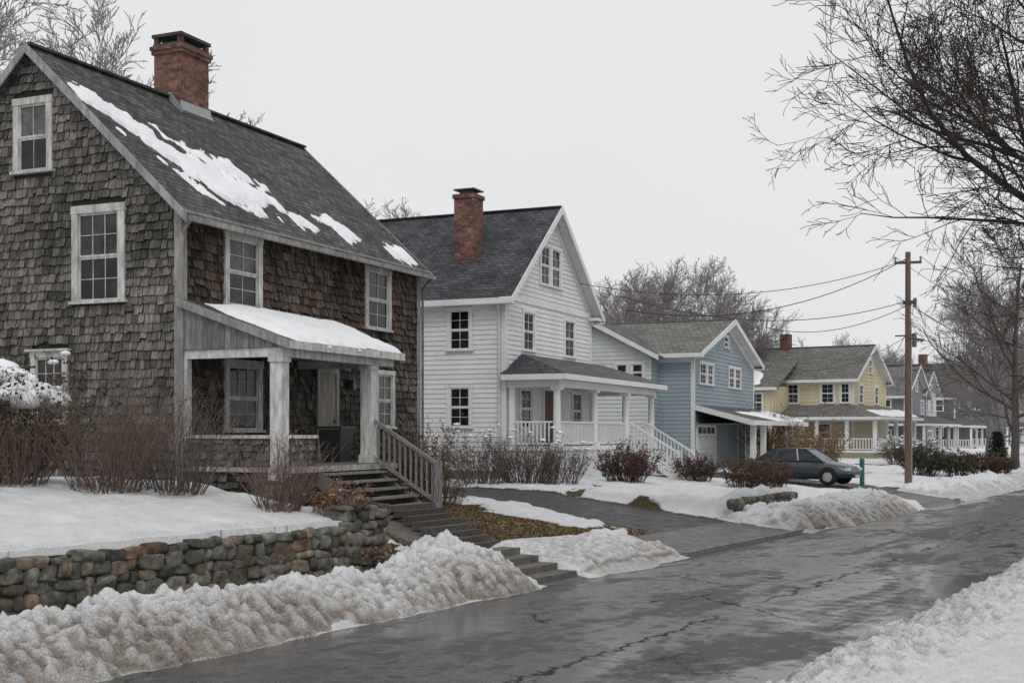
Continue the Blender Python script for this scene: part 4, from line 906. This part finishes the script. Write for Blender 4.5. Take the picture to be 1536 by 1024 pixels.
# ================================================================= CAR
def car():
    X,Y=at(12.0,52.3);e=empty('parked_car',(X,Y,gz(X,Y)-.02),R(-4));bc=(.05,.058,.068)
    st=[(-2.28,.62,.42,.72),(-2.2,.8,.3,.95),(-1.9,.87,.24,1.0),(-1.3,.9,.22,1.0),(-.5,.91,.22,.96),(.4,.91,.22,.95),(1.0,.9,.22,.93),(1.6,.88,.24,.84),(2.05,.82,.27,.74),(2.25,.66,.32,.6),(2.3,.5,.4,.5)]
    V=[];F=[]
    for (x,w,zb,zt) in st:
        half=[(w*.86,zb),(w*.98,zb+.12),(w,(zb+zt)/2),(w*.97,zt-.1),(w*.88,zt-.02),(w*.5,zt+.03),(0,zt+.045)]
        sec=half+[(-a,b) for a,b in half[-2::-1]]
        V+=[(x,a,b) for a,b in sec]
    k=13
    for i in range(len(st)-1):
        for j in range(k): F.append((i*k+j,i*k+(j+1)%k,(i+1)*k+(j+1)%k,(i+1)*k+j))
    me=mesh_np('body',V,F,M['car'],col=bc,parent=e,smooth=True)
    m=MB();m.poly(V[:k],bc);m.poly(V[-k:],bc)
    lo=[(-1.75,.78,1.0),(-.95,.84,.97),(.15,.84,.96),(1.2,.8,.93)];hi=[(-1.05,.56,1.4),(-.75,.6,1.43),(.0,.61,1.44),(.42,.57,1.41)]
    g=MB();gc=(.02,.024,.028)
    for s in (1,-1):
        for i in range(3):
            a,b,c,d=lo[i],lo[i+1],hi[i+1],hi[i];g.poly([(a[0],s*a[1],a[2]),(b[0],s*b[1],b[2]),(c[0],s*c[1],c[2]),(d[0],s*d[1],d[2])],gc)
        for i in range(4): m.beam((lo[i][0],s*(lo[i][1]+.004),lo[i][2]),(hi[i][0],s*(hi[i][1]+.004),hi[i][2]),.06,.06,bc)
        m.beam((hi[0][0],s*.585,1.41),(hi[3][0],s*.585,1.42),.07,.06,bc)
        m.box(.85,1.0,s*.97-.09,s*.97+.09,.95,1.07,bc)
    g.poly([(lo[3][0],-.78,lo[3][2]),(lo[3][0],.78,lo[3][2]),(hi[3][0],.56,hi[3][2]),(hi[3][0],-.56,hi[3][2])],gc)
    g.poly([(lo[0][0],-.76,1.0),(lo[0][0],.76,1.0),(hi[0][0],.55,1.4),(hi[0][0],-.55,1.4)],gc);g.build('windows',M['glass'],e)
    for i in range(3):
        a,b=hi[i],hi[i+1];m.hexa([(a[0],-a[1],a[2]-.02),(b[0],-b[1],b[2]-.02),(b[0],b[1],b[2]-.02),(a[0],a[1],a[2]-.02),(a[0],-a[1]*.9,a[2]+.035),(b[0],-b[1]*.9,b[2]+.035),(b[0],b[1]*.9,b[2]+.035),(a[0],a[1]*.9,a[2]+.035)],bc)
    m.build('roof_and_pillars',M['car'],e)
    w=MB();r=MB()
    for x in (-1.4,1.42):
        for s in (1,-1):
            w.cyl((x,s*.66,.32),(x,s*.9,.32),.32,.32,24,(.015,.015,.015));r.cyl((x,s*.9,.32),(x,s*.915,.32),.2,.19,16,(.35,.35,.36));w.cyl((x,s*.72,.36),(x,s*.905,.36),.37,.37,24,(.01,.01,.01),)
            for q in range(5): an=q*1.257;r.beam((x,s*.917,.32),(x+.19*math.cos(an),s*.917,.32+.19*math.sin(an)),.03,.03,(.5,.5,.5))
    w.build('tires',M['metal'],e);r.build('rims',M['metal'],e)
    l=MB()
    for s in (1,-1): l.box(2.1,2.24,s*.62-.14,s*.62+.14,.58,.7,(.6,.6,.6));l.box(-2.27,-2.2,s*.6-.15,s*.6+.15,.72,.86,(.3,.02,.02))
    l.box(2.28,2.31,-.35,.35,.42,.5,(.02,.02,.02));l.box(2.3,2.32,-.2,.2,.34,.4,(.6,.6,.6));l.build('lights_and_grille',M['car'],e)
car()
# ================================================================= LIGHT, SKY, CAMERA
sc=bpy.context.scene;w=bpy.data.worlds.new('World');sc.world=w;w.use_nodes=True;nt=w.node_tree;nt.nodes.clear()
sk=N(nt,'ShaderNodeTexSky');sk.sky_type='NISHITA';sk.sun_disc=False;sk.sun_elevation=R(50);sk.sun_rotation=R(140);sk.dust_density=6;sk.air_density=1
hs=N(nt,'ShaderNodeHueSaturation',inp={'Saturation':.15});nt.links.new(sk.outputs[0],hs.inputs['Color'])
cn=noise(nt,1.6,4,.5,None)
cl=mixc(nt,ramp(nt,cn,.3,.7),(7.9,7.98,8.15),(8.5,8.57,8.7))
c=mixc(nt,.93,hs.outputs[0],cl)
bg=N(nt,'ShaderNodeBackground',inp={'Strength':.1});nt.links.new(c,bg.inputs[0]);o=N(nt,'ShaderNodeOutputWorld');nt.links.new(bg.outputs[0],o.inputs[0])
sl_=bpy.data.lights.new('sun','SUN');sl_.energy=.8;sl_.angle=R(20);sl_.color=(1,.99,.97);so=bpy.data.objects.new('sun',sl_);bpy.context.collection.objects.link(so)
az=R(140);el=R(50);dv=Vector((math.sin(az)*math.cos(el),math.cos(az)*math.cos(el),math.sin(el)));so.rotation_euler=(-dv).to_track_quat('-Z','Y').to_euler()
cam=bpy.data.cameras.new('camera');cam.sensor_width=36;cam.lens=44.53;cam.shift_y=.0898;cam.clip_end=4000;cam.clip_start=.1
co=bpy.data.objects.new('camera',cam);co.location=(0,0,2.6);co.rotation_euler=(R(90),0,YAW);bpy.context.collection.objects.link(co);sc.camera=co
sc.view_settings.view_transform='Standard';sc.view_settings.look='None';sc.view_settings.exposure=0
